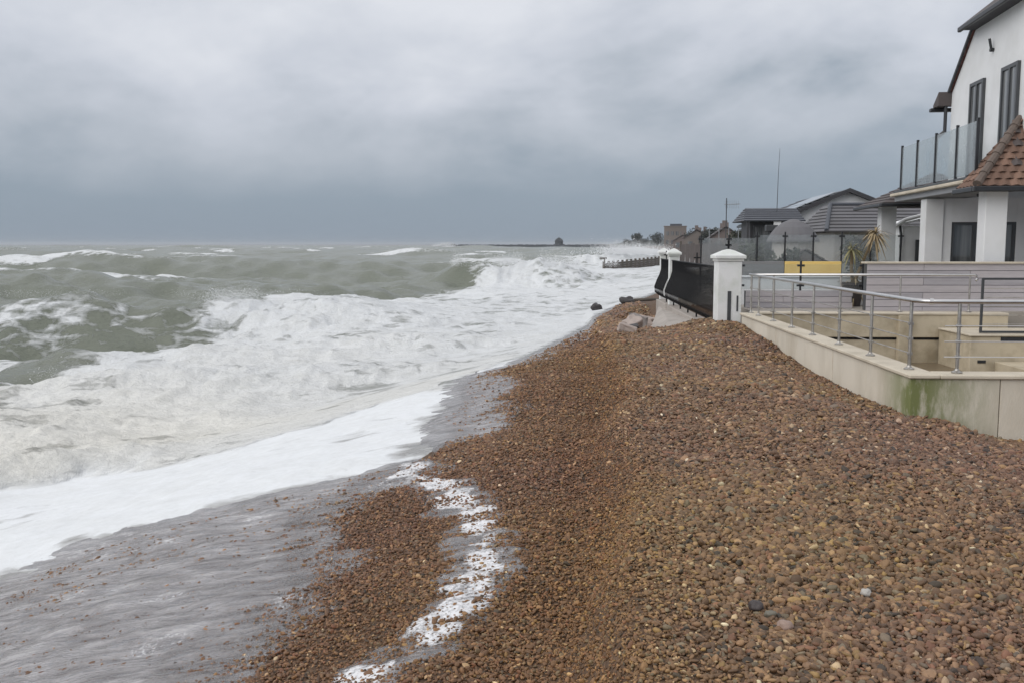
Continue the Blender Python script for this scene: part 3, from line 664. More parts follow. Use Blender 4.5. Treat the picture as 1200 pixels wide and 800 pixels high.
# ------------------------------------------------------------------ garden wall, yard and handrails on the right
WT = 2.2
gw = empty('sea_wall', (4.2, 11.0, 1.0), 0, 'beige rendered garden wall with a green stained corner above the shingle', 'wall')
def lbox(name, m, a, b, parent, bev=0.0):       # box given in world coordinates under an unrotated empty
    p = parent.location
    return box(name, m, [a[i]-p[i] for i in range(3)], [b[i]-p[i] for i in range(3)], parent, bev)
ys = [11.0, 12.55, 14.05, 16.05, 17.6, 19.2, 20.75]
for i in range(len(ys)-1):
    lbox('wall_panel', M_['algae_wall'] if i == 0 else M_['beige_wall'], (4.20 + 0.004*(i % 2), ys[i]+0.012, 0.9), (4.48, ys[i+1]-0.012, WT-0.05), gw, 0.006)
lbox('wall_core', M_['yard_wall'], (4.23, 11.02, 0.9), (4.45, 20.7, WT-0.09), gw)
xs = [4.2, 5.22, 6.9, 8.6, 10.4]
for i in range(len(xs)-1):
    lbox('wall_panel', M_['algae_wall'] if i < 1 else M_['beige_wall'], (xs[i]+0.006 - (0.010 if i == 0 else 0), 10.99 + 0.003*(i % 2), 0.9), (xs[i+1]-0.006, 11.0 - 0.002 + 0.27, WT-0.05), gw, 0.006)
lbox('coping', M_['coping'], (4.165, 10.955, WT-0.05), (4.52, 20.78, WT), gw, 0.012)
lbox('coping', M_['coping'], (4.523, 10.955, WT-0.052), (10.4, 11.30, WT-0.002), gw, 0.012)

def rail_post(parent, x, y, z0, h, flange=True, clips=()):
    ox, oy, oz = parent.location
    m = MB().tube([(x-ox, y-oy, z0-oz), (x-ox, y-oy, z0+h-oz)], 0.021, 10)
    p = m.build('post', M_['steel_dull'], parent, smooth=False)
    if flange: MB().lathe((x-ox, y-oy, z0-oz), [(0.062, 0.001), (0.062, 0.014), (0.03, 0.03), (0.024, 0.05)], 14).build('base_flange', M_['steel_dull'], p)
    for k, c in enumerate(clips):
        MB().box((x-ox-0.03, y-oy-0.018, c-oz-0.018), (x-ox+0.03, y-oy+0.018, c-oz+0.018)).build('rail_clip', M_['steel_dull'], p, 0.004)
    return p
HR = 0.83
nr = empty('handrail', (4.33, 11.2, WT), 0, 'stainless steel handrail with thin bars turning the corner of the beige wall', 'handrail')
px_ = [(4.33, 11.42), (4.33, 12.80), (4.33, 14.2), (4.34, 15.65), (4.35, 17.05), (4.36, 18.5), (4.37, 19.85), (4.38, 20.65)]
clipz = [WT+0.19, WT+0.37, WT+0.55]
for x, y in px_: rail_post(nr, x, y, WT, HR-0.02, True, clipz)
for x, y in ((4.77, 11.12), (6.2, 11.12), (7.65, 11.12), (9.1, 11.12)): rail_post(nr, x, y, WT, HR-0.02, True, clipz)
loc = nr.location
def rel(o, pts): return [Vector(p) - o.location for p in pts]
MB().tube(rel(nr, [(4.39, 20.9, WT+HR), (4.33, 14, WT+HR), (4.33, 11.55, WT+HR), (4.335, 11.35, WT+HR), (4.39, 11.2, WT+HR), (4.50, 11.13, WT+HR), (4.65, 11.12, WT+HR), (9.6, 11.12, WT+HR)]), 0.027, 12).build('top_rail', M_['steel'], nr, smooth=True)
MB().tube(rel(nr, [(4.43, 11.145, WT+HR+0.0), (4.47, 11.135, WT+HR)]), 0.036, 12).build('joint_sleeve', M_['steel'], nr)
for cz in clipz:
    MB().tube(rel(nr, [(4.355, 20.6, cz), (4.355, 11.5, cz)]), 0.007, 6).build('bar', M_['steel_dull'], nr)
    MB().tube(rel(nr, [(4.60, 11.095, cz), (9.6, 11.095, cz)]), 0.007, 6).build('bar', M_['steel'], nr)

fr_ = empty('handrail', (6.5, 21.05, WT), 0, 'straight steel handrail on the low beige wall before the grey plank wall', 'handrail')
for x in (4.95, 6.42, 7.72, 9.22): rail_post(fr_, x, 21.05, WT, 0.80, True)
MB().tube(rel(fr_, [(4.42, 21.05, WT+0.82), (9.3, 21.05, WT+0.82), (9.36, 21.05, WT+0.80), (9.38, 21.05, WT+0.74), (9.34, 21.05, WT+0.69)]), 0.027, 12).build('top_rail', M_['steel'], fr_, smooth=True)

bwl = empty('retaining_wall', (7, 21, 1.0), 0, 'stained beige retaining wall along the back of the sunken yard', 'wall')
lbox('upper_wall', M_['yard_wall'], (4.50, 20.86, 1.66), (10.0, 21.22, WT-0.05), bwl, 0.01)
lbox('coping', M_['coping'], (4.50, 20.83, WT-0.048), (10.0, 21.25, WT), bwl, 0.01)
lbox('lower_wall', M_['yard_wall'], (4.50, 20.92, 0.9), (10.0, 21.2, 1.60), bwl)
lbox('painted_shadow', M_['dark_timber'], (4.50, 21.0, 1.595), (10.0, 21.2, 1.665), bwl)  # dark strip colours in the shadow under the overhanging upper wall
lbox('pier', M_['yard_wall'], (7.62, 20.76, 0.9), (7.88, 20.90, WT-0.06), bwl, 0.01)
tag(box('yard_floor', M_['wet_floor'], (4.4, 11.2, 0.86), (14, 20.95, 1.10)), 'wet concrete floor of the sunken yard', kind='structure')
ld = empty('landing_block', (9, 17, 1.1), 0, 'beige concrete landing block with dark vent slots behind the handrail corner', 'landing')
lbox('block', M_['yard_wall'], (8.52, 19.3, 1.09), (14, 20.85, 1.84), ld, 0.012)
lbox('cap_slab', M_['coping'], (8.48, 19.25, 1.843), (14, 20.82, 1.88), ld, 0.008)
for a_, b_ in (((9.12, 19.285, 1.74), (9.62, 19.4, 1.825)), ((8.68, 19.285, 1.30), (8.84, 19.4, 1.36))):
    lbox('vent_slot', M_['black_plastic'], a_, b_, ld)
lbox('step', M_['yard_wall'], (9.0, 17.6, 1.10), (14, 19.24, 1.34), ld, 0.01)
gt = empty('metal_gate', (9.6, 19.35, 1.88), 0, 'dark framed metal gate with level bars on the landing block', 'gate')
def gate_frame():
    x0, x1, z0, z1 = 8.72, 10.6, 1.90, 3.02
    for a_, b_ in (((x0, 19.35, z0), (x0+0.045, 19.395, z1)), ((x1, 19.35, z0), (x1+0.045, 19.395, z1))): lbox('stile', M_['frame_grey'], a_, b_, gt, 0.004)
    for z in (z0, z1-0.045): lbox('frame_rail', M_['frame_grey'], (x0+0.047, 19.352, z), (x1-0.002, 19.393, z+0.045), gt, 0.004)
    for k in range(5):
        z = z0 + 0.18 + k*0.18
        MB().tube(rel(gt, [(x0+0.05, 19.37, z), (x1, 19.37, z)]), 0.008, 6).build('bar', M_['steel_dull'], gt)
gate_frame()

# ------------------------------------------------------------------ terrace and plank-clad walls
tag(box('terrace', M_['paving'], (4.55, 21.26, 1.6), (24, 34.2, 2.19)), 'paved terrace in front of the white house', kind='structure')
def plank_wall(label, x0, x1, y, z0, z1, rows, lengths, cope):
    o = empty('plank_wall', ((x0+x1)/2, y, z0), 0, label, 'wall'); h = (z1-z0)/rows
    lbox('core', M_['frame_grey'], (x0+0.02, y+0.02, z0), (x1, y+0.28, z1-0.01), o)
    cache = {}
    for r_ in range(rows):
        x = x0 - (r_ % 2)*lengths*0.45; k = 0
        while x < x1 - 0.02:
            a = max(x, x0); b = min(x+lengths, x1)
            if b - a > 0.05:
                key = round(b-a, 3), (r_+k) % 3 == 0
                if key not in cache:
                    cache[key] = MB().box((0.004, 0, 0.005), (b-a-0.004, 0.02, h-0.005)).mesh('plank', M_['plank_dark'] if key[1] else M_['plank_grey'], 0.003)
                link('plank', cache[key], o, Vector((a, y - 0.003*((r_+k) % 2), z0 + r_*h)) - o.location)
            x += lengths; k += 1
    if cope: lbox('coping', M_['coping'], (x0-0.04, y-0.05, z1-0.008), (x1, y+0.32, z1+0.035), o, 0.006)
    return o
plank_wall('grey plank clad terrace wall with a pale coping below the white house', 7.17, 15.0, 21.62, 1.95, 3.26, 8, 2.3, True)
plank_wall('low grey plank clad wall under the glass screen by the gate pillar', 4.62, 7.12, 22.4, 2.19, 2.60, 3, 1.6, False)

def clamp_post(parent, x, y, z0, z1, clamps):
    ox, oy, oz = parent.location
    p = MB().box((x-0.022-ox, y-0.022-oy, z0-oz), (x+0.022-ox, y+0.022-oy, z1-oz)).build('post', M_['black_plastic'], parent, 0.003)
    for c in clamps:
        MB().box((x-0.085-ox, y-0.03-oy, c-0.025-oz), (x+0.085-ox, y+0.03-oy, c+0.025-oz)).build('glass_clamp', M_['black_plastic'], p, 0.003)
g1 = empty('glass_screen', (6, 22.55, 2.6), 0, 'clear glass screen on black posts standing on the low plank wall', 'screen')
nxp = [4.52, 5.92, 7.37]
for x in nxp: clamp_post(g1, x, 22.52, 2.6, 3.30, [2.72, 3.19])
for a, b in zip(nxp[:-1], nxp[1:]): lbox('glass_panel', M_['clear_glass'], (a+0.04, 22.514, 2.63), (b-0.04, 22.526, 3.22), g1)
g2 = empty('glass_screen', (8, 30, 2.2), 0, 'salt clouded glass windbreak on tall black posts behind the terrace', 'screen')
fx = [4.75, 5.62, 6.50, 7.37, 8.25, 9.13, 10.03, 10.95]
for x in fx[2:]: clamp_post(g2, x, 30.0, 2.19, 4.07, [2.6, 3.94])
for a, b in zip(fx[2:-1], fx[3:]): lbox('glass_panel', M_['fence_glass'], (a+0.035, 29.994, 2.3), (b-0.035, 30.006, 3.98), g2)
for x in fx[:2]: clamp_post(g2, x, 30.0, 2.19, 3.98, [2.6, 3.85])
for a, b in zip(fx[:2], fx[1:3]): lbox('glass_panel', M_['fence_glass'], (a+0.035, 29.994, 2.3), (b-0.035, 30.006, 3.88), g2)

ob = empty('white_bench_wall', (5.9, 23.6, 2.19), 0, 'low white rendered wall behind the clear glass screen', 'wall')
lbox('wall', M_['white_render'], (4.66, 23.5, 2.19), (7.75, 23.75, 2.87), ob, 0.01); lbox('cap', M_['white_render'], (4.62, 23.46, 2.872), (7.79, 23.79, 2.91), ob, 0.006)
yb = empty('yellow_board', (6.9, 25, 2.19), 0, 'yellow painted board with an orange lower strip behind the white low wall', 'board')
lbox('board', M_['yellow'], (6.16, 25.0, 2.9), (7.62, 25.05, 3.24), yb, 0.006); lbox('lower_strip', M_['orange'], (6.16, 24.99, 2.82), (7.62, 25.055, 2.898), yb, 0.004)
for x in (6.3, 7.4): lbox('leg', M_['old_timber'], (x, 25.002, 2.19), (x+0.07, 25.04, 2.818), yb)
gb = empty('grey_board', (5.5, 25, 2.19), 0, 'plain grey board beside the yellow board', 'board')
lbox('board', M_['grey_board'], (4.8, 25.02, 2.8), (6.14, 25.06, 3.24), gb, 0.006)
for x in (5.0, 5.9): lbox('leg', M_['old_timber'], (x, 25.025, 2.19), (x+0.07, 25.055, 2.798), gb)

def leaf_blob(m, c, rx, ry, rz_, n, size, r_):
    for _ in range(n):
        d = Vector((r_.gauss(0, 1), r_.gauss(0, 1), r_.gauss(0, 1))).normalized()*(r_.random()**0.4)
        p = Vector(c) + Vector((d.x*rx, d.y*ry, d.z*rz_)); a = Vector((r_.gauss(0, 1), r_.gauss(0, 1), r_.gauss(0, 1))).normalized(); b = a.cross(Vector((r_.gauss(0, 1), r_.gauss(0, 1), r_.gauss(0, 1)))).normalized()
        s_ = size*(0.6+0.8*r_.random()); m.add([p-a*s_, p+b*s_*0.6, p+a*s_, p-b*s_*0.6], [(0, 1, 2, 3)])
# potted cordyline
pt = empty('plant_pot', (7.36, 23.15, 2.19), 0, 'dark round pot holding the leaning palm behind the handrail', 'pot')
MB().lathe((0, 0, 0), [(0.17, 0.0), (0.22, 0.3), (0.27, 0.5), (0.29, 0.52), (0.29, 0.58), (0.25, 0.58), (0.24, 0.53)], 18).build('bowl', M_['terracotta'], pt)
MB().lathe((0, 0, 0), [(0.235, 0.5), (0.235, 0.535)], 14).build('soil', M_['bark'], pt)
pl = empty('palm_plant', (7.36, 23.15, 2.72), 0, 'leaning palm with dry strap leaves growing from the dark pot', 'palm')
def tuft(name, c, n, ln, material, up_=0.5, parent=pl, wid=0.02):
    m = MB(); c = Vector(c)
    for k in range(n):
        a = rng.random()*6.283; e = up_ + 0.5*rng.normal(); L_ = ln*(0.7+0.5*rng.random())
        d = Vector((math.cos(a)*math.cos(e), math.sin(a)*math.cos(e), math.sin(e))); sd_ = d.cross(Vector((0, 0, 1))).normalized()*wid
        P = [c + d*L_*t_ + Vector((0, 0, -0.55*L_*t_*t_)) for t_ in (0, 0.3, 0.6, 0.85, 1)]
        W = [0.5, 1, 0.9, 0.5, 0.05]
        m.add([p_ - sd_*w_ for p_, w_ in zip(P, W)] + [p_ + sd_*w_ for p_, w_ in zip(P, W)], [(i, i+1, i+6, i+5) for i in range(4)])
    return m.build(name, material, parent)
MB().tube([(0, 0, 0), (-0.03, 0.1, 0.35), (-0.02, 0.15, 0.85)], 0.05, 8, 0.035).build('trunk', M_['stem'], pl)
MB().tube([(0, 0, 0), (0.22, 0.1, 0.5), (0.52, 0.15, 1.22)], 0.045, 8, 0.03).build('trunk', M_['stem'], pl)
tuft('leaf_crown', (-0.02, 0.15, 0.85), 50, 0.45, M_['leaf'], 0.4)
tuft('leaf_crown', (0.52, 0.15, 1.22), 80, 0.48, M_['leaf_dry'], 0.25)
tuft('leaf_skirt', (0.05, 0.02, 0.12), 26, 0.5, M_['leaf_dry'], 0.3)
hp = MB(); hp.tube([(6.98, 22.9, 2.19)] + [(7.12 + 0.14*math.cos(t_), 22.9, 2.86 + 0.14*math.sin(t_)) for t_ in np.linspace(math.pi, 0.2, 9)], 0.018, 8)
tag(hp.build('hoop_rail', M_['frame_grey']), 'small dark bent hoop rail left of the plant pot', 'rail')

# ------------------------------------------------------------------ gate pillars and bowed railings
def pillar(x0, x1, y0, y1, z0, z1, label, slots=False, cross=True):
    cx_, cy_ = (x0+x1)/2, (y0+y1)/2
    o = empty('gate_pillar', (cx_, cy_, z0), 0, label, 'pillar', 'white gate pillars')
    lbox('shaft', M_['pillar_white'], (x0, y0, z0), (x1, y1, z1-0.27), o, 0.012)
    lbox('neck', M_['pillar_white'], (x0-0.03, y0-0.03, z1-0.268), (x1+0.03, y1+0.03, z1-0.21), o, 0.01)
    w_, d_ = (x1-x0)/2+0.075, (y1-y0)/2+0.075; h0 = z1-0.208-z0
    m = MB(); m.add([(-w_,-d_,h0),(w_,-d_,h0),(w_,d_,h0),(-w_,d_,h0),(-w_,-d_,h0+0.07),(w_,-d_,h0+0.07),(w_,d_,h0+0.07),(-w_,d_,h0+0.07),
                     (-w_*.35,-d_*.35,h0+0.18),(w_*.35,-d_*.35,h0+0.18),(w_*.35,d_*.35,h0+0.18),(-w_*.35,d_*.35,h0+0.18),(0,0,h0+0.215)],
                    [(0,3,2,1),(0,1,5,4),(1,2,6,5),(2,3,7,6),(3,0,4,7),(4,5,9,8),(5,6,10,9),(6,7,11,10),(7,4,8,11),(8,9,12),(9,10,12),(10,11,12),(11,8,12)])
    m.build('cap', M_['pillar_white'], o, 0.006)
    if cross:
        m = MB(); m.box((-0.018, -0.018, h0+0.19), (0.018, 0.018, h0+0.40)); m.build('finial', M_['black_iron'], o)
        MB().box((-0.07, -0.016, h0+0.28), (0.07, 0.016, h0+0.32)).build('finial_arm', M_['black_iron'], o)
    if slots:
        lbox('cable_cover', M_['frame_grey'], (x0+0.22, y0-0.014, z0+0.5), (x0+0.30, y0-0.001, z0+1.35), o, 0.003)
        lbox('cable_cover', M_['frame_grey'], (x0+0.42, y0-0.012, z0+0.9), (x0+0.46, y0-0.001, z0+1.25), o, 0.003)
        lbox('drain_pipe', M_['black_iron'], (x0+0.13, y0-0.03, z0+0.02), (x0+0.19, y0-0.001, z0+0.62), o, 0.006)
    return o
pillar(3.74, 4.27, 21.15, 21.70, 1.3, 3.58, 'nearest white gate pillar with a dark cross finial and dark strips on its front', True)
pillar(3.94, 4.25, 31.3, 31.62, 1.2, 3.55, 'white gate pillar between the two bowed black railings', False, False)
pillar(4.0, 4.28, 34.4, 34.68, 1.0, 3.55, 'farthest white gate pillar beside the surf', False, False)
lbar = None
def bowed_railing(y0, y1, label, n):
    o = empty('bowed_railing', (4.02, (y0+y1)/2, 1.8), 0, label, 'railing')
    prof = [(0.0, 1.36), (0.0, 1.0), (-0.05, 0.82), (-0.16, 0.58), (-0.235, 0.36), (-0.22, 0.18), (-0.10, 0.07), (0.0, 0.03)]
    bar = MB().tube([(a, 0, b) for a, b in prof], 0.0125, 6).mesh('bar', M_['black_iron'])
    yy = np.linspace(y0+0.08, y1-0.08, n)
    for y in yy: link('bar', bar, o, (0, y-(y0+y1)/2, 0))
    for z, t_ in ((1.36, 0.025), (0.03, 0.025)): lbox('rail', M_['black_iron'], (4.02-t_, y0, 1.8+z-0.012), (4.02+t_, y1, 1.8+z+0.012), o)
    for y in np.arange(y0+1.0, y1-0.3, 1.6):
        MB().box((4.2-0.02-4.2, y-0.02-(y0+y1)/2, -0.18), (4.2+0.02-4.2, y+0.02-(y0+y1)/2, 0.02)).build('foot', M_['black_iron'], o)
    for y in (y0+ (y1-y0)*0.45,):
        MB().box((-0.016, y-0.016-(y0+y1)/2, 1.37), (0.016, y+0.016-(y0+y1)/2, 1.66)).build('finial', M_['black_iron'], o)
        MB().box((-0.016, y-0.085-(y0+y1)/2, 1.50), (0.016, y+0.085-(y0+y1)/2, 1.54)).build('finial_arm', M_['black_iron'], o)
        MB().box((-0.09, y-0.014-(y0+y1)/2, 1.502), (0.09, y+0.014-(y0+y1)/2, 1.538)).build('finial_arm', M_['black_iron'], o)
    return o
bowed_railing(21.75, 31.28, 'long bowed black iron railing between the two nearer white pillars', 64)
bowed_railing(31.64, 34.38, 'far short bowed black iron railing beyond the middle white pillar', 17)
pw = empty('plinth_wall', (4.2, 29, 1.0), 0, 'low concrete plinth under the bowed black railings', 'wall')
for a, b in ((21.74, 26.4), (26.42, 31.28), (31.64, 34.38)): lbox('wall_section', M_['concrete'], (3.86, a, 0.8), (4.22, b, 1.70), pw, 0.015)
ap2 = MB().poly([(3.9, 21.75, 1.72), (4.0, 34.6, 1.50), (3.3, 30, 1.30), (2.62, 26.0, 1.24), (2.55, 23.6, 1.42), (2.9, 21.8, 1.60)], (0, 0, -0.7))
tag(ap2.build('concrete_apron', M_['concrete'], None, 0.02), 'sloping concrete apron at the foot of the bowed black railing', 'apron')
blk = [((1.80, 21.9), (0.26, 0.18, 0.13), 'block_pink', 'flat pinkish block lying nearest the camera at the apron foot'),
       ((2.10, 24.0), (0.30, 0.22, 0.20), 'block_pink', 'broken pinkish block tilted on end before the concrete apron'),
       ((2.32, 25.2), (0.24, 0.24, 0.19), 'block_grey', 'grey concrete lump beside the tilted pinkish block'),
       ((2.46, 26.6), (0.30, 0.26, 0.22), 'block_grey', 'squarish grey rubble block halfway along the concrete apron'),
       ((2.72, 28.0), (0.34, 0.26, 0.20), 'block_pink', 'pink rubble block behind the squarish grey one'),
       ((3.0, 29.7), (0.36, 0.28, 0.22), 'block_grey', 'wide grey rubble block towards the far pillars'),
       ((3.3, 31.6), (0.36, 0.30, 0.22), 'block_pink', 'farthest pinkish rubble block along the concrete apron'),
       ((2.05, 23.2), (0.16, 0.14, 0.10), 'dark_rock', 'small dark stone wedged between the nearest rubble blocks')]
for i, ((x, y), d, k, lb) in enumerate(blk):
    r_ = random.Random(60+i); d = [c*0.8 for c in d]
    bm = bmesh.new(); bmesh.ops.create_cube(bm, size=2.0); bmesh.ops.subdivide_edges(bm, edges=bm.edges[:], cuts=2, use_grid_fill=True)
    for v in bm.verts: v.co = Vector((v.co.x*d[0]*(1+r_.gauss(0, 0.07)), v.co.y*d[1]*(1+r_.gauss(0, 0.07)), v.co.z*d[2]*(1+r_.gauss(0, 0.07))))
    bmesh.ops.bevel(bm, geom=[e for e in bm.edges if e.calc_face_angle(0) > 0.6], offset=0.02, segments=1, affect='EDGES')
    me = bpy.data.meshes.new('rubble_block'); bm.to_mesh(me); bm.free(); me.materials.append(M_[k])
    tag(link('rubble_block', me, None, (x, y, bz(x, y)+d[2]*0.9), (0.3*math.sin(i*2), 0.3*math.cos(i*3), i*0.9)), lb, 'block', 'rubble along the apron')
stone('dark_boulder', (2.25, 45.0, bz(2.25, 45.0)+0.14), (0.30, 0.26, 0.24), M_['dark_rock'], 71, 'black boulder alone in the thin white swash', 'rock', None, (0, 0.2, 0.4), 3, 0.5)
stone('driftwood_lump', (3.7, 45.2, bz(3.7, 45.2)+0.12), (0.38, 0.26, 0.22), M_['dark_rock'], 72, 'dark wreckage lump at the waterline near the far pillar', 'wreckage', None, (0, 0.1, 0.2), 3, 0.5)
dw = MB().tube([(0, 0, 0), (0.8, 0.05, 0.05), (1.5, 0.0, 0.02)], 0.09, 8, 0.06)
o = dw.build('driftwood_log', M_['old_timber']); o.location = (4.0, 45.0, bz(4.3, 45.0)+0.10); tag(o, 'short dark log beside the wreckage lump at the waterline', 'log')

# ------------------------------------------------------------------ the white house (own frame: x inland, y away from camera)
HO = (10.02, 22.26, 2.19); HZ = -R(5.25)
def roof_courses(m, e0, e1, t0, t1, n, th=0.03):
    """stepped tile courses between eave line e0-e1 and top line t0-t1"""
    e0, e1, t0, t1 = map(Vector, (e0, e1, t0, t1)); nrm = (e1-e0).cross(t0-e0).normalized()
    for i in range(n):
        a, b = i/n, (i+1)/n
        p0 = e0.lerp(t0, a); p1 = e1.lerp(t1, a); p2 = e1.lerp(t1, b); p3 = e0.lerp(t0, b)
        q = [p0 + nrm*th, p1 + nrm*th, p2 + nrm*0.004, p3 + nrm*0.004]
        m.add([*q, p0 - nrm*0.02, p1 - nrm*0.02, p2 - nrm*0.02, p3 - nrm*0.02], [(0,1,2,3),(7,6,5,4),(0,4,5,1),(1,5,6,2),(2,6,7,3),(3,7,4,0)])
    return m
hs = empty('white_house', HO, HZ, 'large white rendered house with a glass balcony and brown tiled roofs', 'house')
z0 = 2.19
def hz(z): return z - z0
FL = 5.3
for k, v in enumerate((0.0, 4.56, 9.4)):
    box('column', M_['white_render'], (0.0, v, 0), (0.48, v+0.50, hz(4.94)), hs, 0.012)
# ground floor wall, set back under the balcony, with glazed doors facing the camera
MB().box((0.482, 4.62, 0), (0.72, 4.86, hz(4.95))).box((2.42, 4.62, 0), (2.78, 4.86, hz(4.95))).box((5.2, 4.62, 0), (9.0, 4.86, hz(4.95))).box((0.722, 4.622, hz(4.30)), (2.418, 4.858, hz(4.95))).box((2.782, 4.622, hz(4.30)), (5.198, 4.858, hz(4.95))).build('ground_floor_wall', M_['white_render'], hs)
def window(name, parent, axis, a0, a1, zb, zt, plane, mull, fw_=0.07, dep=0.06, frame=None, transom=None):
    """window in a wall; axis 'v': runs along y at x=plane (faces -x); axis 'u': runs along x at y=plane (faces -y)"""
    fm = frame or M_['frame_grey']; f = MB(); g = MB()
    def bx(m, p0, p1, q0, q1, d0, d1):
        if axis == 'v': m.box((plane+d0, p0, q0), (plane+d1, p1, q1))
        else: m.box((p0, plane+d0, q0), (p1, plane+d1, q1))
    bx(f, a0, a0+fw_, zb, zt, -dep, 0.04); bx(f, a1-fw_, a1, zb, zt, -dep, 0.04)
    bx(f, a0+fw_, a1-fw_, zb, zb+fw_, -dep+0.002, 0.038); bx(f, a0+fw_, a1-fw_, zt-fw_, zt, -dep+0.002, 0.038)
    for k in mull:
        c = a0 + (a1-a0)*k; bx(f, c-fw_*0.5, c+fw_*0.5, zb+fw_, zt-fw_, -dep+0.004, 0.036)
    if transom: bx(f, a0+fw_, a1-fw_, transom-0.03, transom+0.03, -dep+0.006, 0.034)
    fo = f.build(name, fm, parent)
    cuts = [a0+fw_] + [a0+(a1-a0)*k for k in mull] + [a1-fw_]
    for i in range(len(cuts)-1):
        g = MB(); e0 = cuts[i] + (fw_*0.5 if i else 0); e1 = cuts[i+1] - (fw_*0.5 if i < len(cuts)-2 else 0)
        bx(g, e0, e1, zb+fw_, zt-fw_, -0.01, 0.01); g.build('pane', M_['window_glass'], fo)
    return fo
window('patio_door', hs, 'u', 0.72, 2.42, 0.03, hz(4.30), 4.70, (0.36, 0.64), 0.08)
window('patio_door', hs, 'u', 2.78, 5.2, 0.03, hz(4.30), 4.70, (0.5,), 0.09)
# balcony
bal = MB().box((-0.12, -0.1, hz(4.98)), (1.24, 7.4, hz(5.24))); bal.build('balcony_slab', M_['soffit'], hs, 0.01)
box('balcony_edge', M_['frame_grey'], (-0.16, 0.9, hz(5.242)), (1.24, 7.42, hz(5.30)), hs, 0.006)
box('gutter', M_['coping'], (-0.26, 0.9, hz(5.13)), (-0.123, 7.42, hz(5.22)), hs, 0.02)
vp = [7.2, 5.6, 3.9, 2.2, 0.75]
for v in vp: MB().box((-0.035, v-0.03, hz(5.30)), (0.03, v+0.03, hz(6.66))).build('balcony_post', M_['black_plastic'], hs)
for a, b in zip(vp[1:], vp[:-1]): MB().box((-0.008, a+0.035, hz(5.36)), (0.008, b-0.035, hz(6.60))).build('balcony_glass', M_['balcony_glass'], hs)
# upper gable facing the sea
G = 1.0
e0v, e1v, hv0, hv1 = -0.85, 6.05, 1.08, 4.12
ez, hzz, pk = 8.0, 9.62, 10.9
gable = [(G, e1v, hz(4.99)), (G, e1v, hz(8.02)), (G, 5.25, hz(8.66)), (G, hv1+0.04, hz(9.57)), (G, hv0-0.04, hz(9.57)), (G, -0.05, hz(8.66)), (G, e0v, hz(8.02)), (G, e0v, hz(4.99))]
wl = MB().poly(gable, (0.28, 0, 0)); wl.build('gable_wall', M_['white_render'], hs)
box('upper_side_wall', M_['white_render'], (G+0.29, e0v, hz(4.96)), (9.5, e0v+0.25, hz(ez-0.1)), hs)
box('upper_side_wall', M_['white_render'], (G+0.29, e1v-0.25, hz(4.96)), (9.5, e1v, hz(ez-0.1)), hs)
window('balcony_door', hs, 'v', 3.35, 4.35, hz(5.32), hz(8.0), G-0.03, (0.5,), 0.09, 0.05)
window('balcony_door', hs, 'v', 1.08, 2.12, hz(5.32), hz(8.02), G-0.03, (0.5,), 0.09, 0.05)
MB().tube([(G-0.06, 2.9, hz(8.62)), (G-0.12, 2.9, hz(8.9))], 0.035, 8).tube([(G-0.1, 2.9, hz(8.62)), (G, 2.9, hz(8.62))], 0.05, 8).build('wall_lamp', M_['black_plastic'], hs)
MB().tube([(G-0.13, 6.12, hz(7.9)), (G-0.13, 6.12, hz(6.9))], 0.05, 8).tube([(G-0.13, 6.12, hz(6.95)), (G-0.3, 6.2, hz(6.8))], 0.05, 8).build('downpipe', M_['black_plastic'], hs)
rf = MB()
mid = (hv0+hv1)/2; U0, U1 = G-0.05, 9.6
rf_o = empty('roof', (0, 0, 0)); rf_o.parent = hs
m = MB()
roof_courses(m, (U0, e1v+0.45, hz(ez-0.28)), (U1, e1v+0.45, hz(ez-0.28)), (U0, hv1-0.02, hz(hzz+0.06)), (U1, hv1-0.02, hz(hzz+0.06)), 10)
# order of the eave corners sets which way a slope faces
m2 = MB()
roof_courses(m2, (U1, e0v-0.45, hz(ez-0.28)), (U0, e0v-0.45, hz(ez-0.28)), (U1, hv0+0.02, hz(hzz+0.06)), (U0, hv0+0.02, hz(hzz+0.06)), 10)
m3 = MB()
roof_courses(m3, (U1, hv0+0.02, hz(hzz+0.06)), (U0-0.3, hv0-0.15, hz(hzz-0.08)), (U1, mid, hz(pk)), (G+1.3, mid, hz(pk)), 9)
m4 = MB()
roof_courses(m4, (U0-0.3, hv1+0.15, hz(hzz-0.08)), (U1, hv1-0.02, hz(hzz+0.06)), (G+1.3, mid, hz(pk)), (U1, mid, hz(pk)), 9)
def flip(mb): mb.f = [tuple(reversed(f)) for f in mb.f]; return mb
m.build('tile_slope', M_['tile_red'], rf_o); m2.build('tile_slope', M_['tile_red'], rf_o); m3.build('tile_slope', M_['tile_red'], rf_o); m4.build('tile_slope', M_['tile_red'], rf_o)
m5 = MB(); roof_courses(m5, (U0-0.36, hv0-0.2, hz(hzz-0.12)), (U0-0.36, hv1+0.2, hz(hzz-0.12)), (G+1.3, mid-0.03, hz(pk+0.02)), (G+1.3, mid+0.03, hz(pk+0.02)), 9); m5.build('half_hip', M_['tile_dark'], rf_o)
box('fascia', M_['black_plastic'], (U0-0.40, hv0-0.28, hz(hzz-0.24)), (U0-0.30, hv1+0.28, hz(hzz-0.11)), rf_o, 0.02)
box('soffit', M_['dark_timber'], (U0-0.30, hv0-0.2, hz(hzz-0.2)), (G-0.001, hv1+0.2, hz(hzz-0.12)), rf_o)
for sgn, va, vb in ((1, e1v+0.45, hv1), (-1, e0v-0.45, hv0)):
    MB().slab([(U0-0.02, va, hz(ez-0.26)), (U0-0.02, vb, hz(hzz+0.08)), (U0-0.02, vb, hz(hzz-0.02)), (U0-0.02, va, hz(ez-0.36))], 0.05*sgn).build('verge', M_['dark_timber'], rf_o)
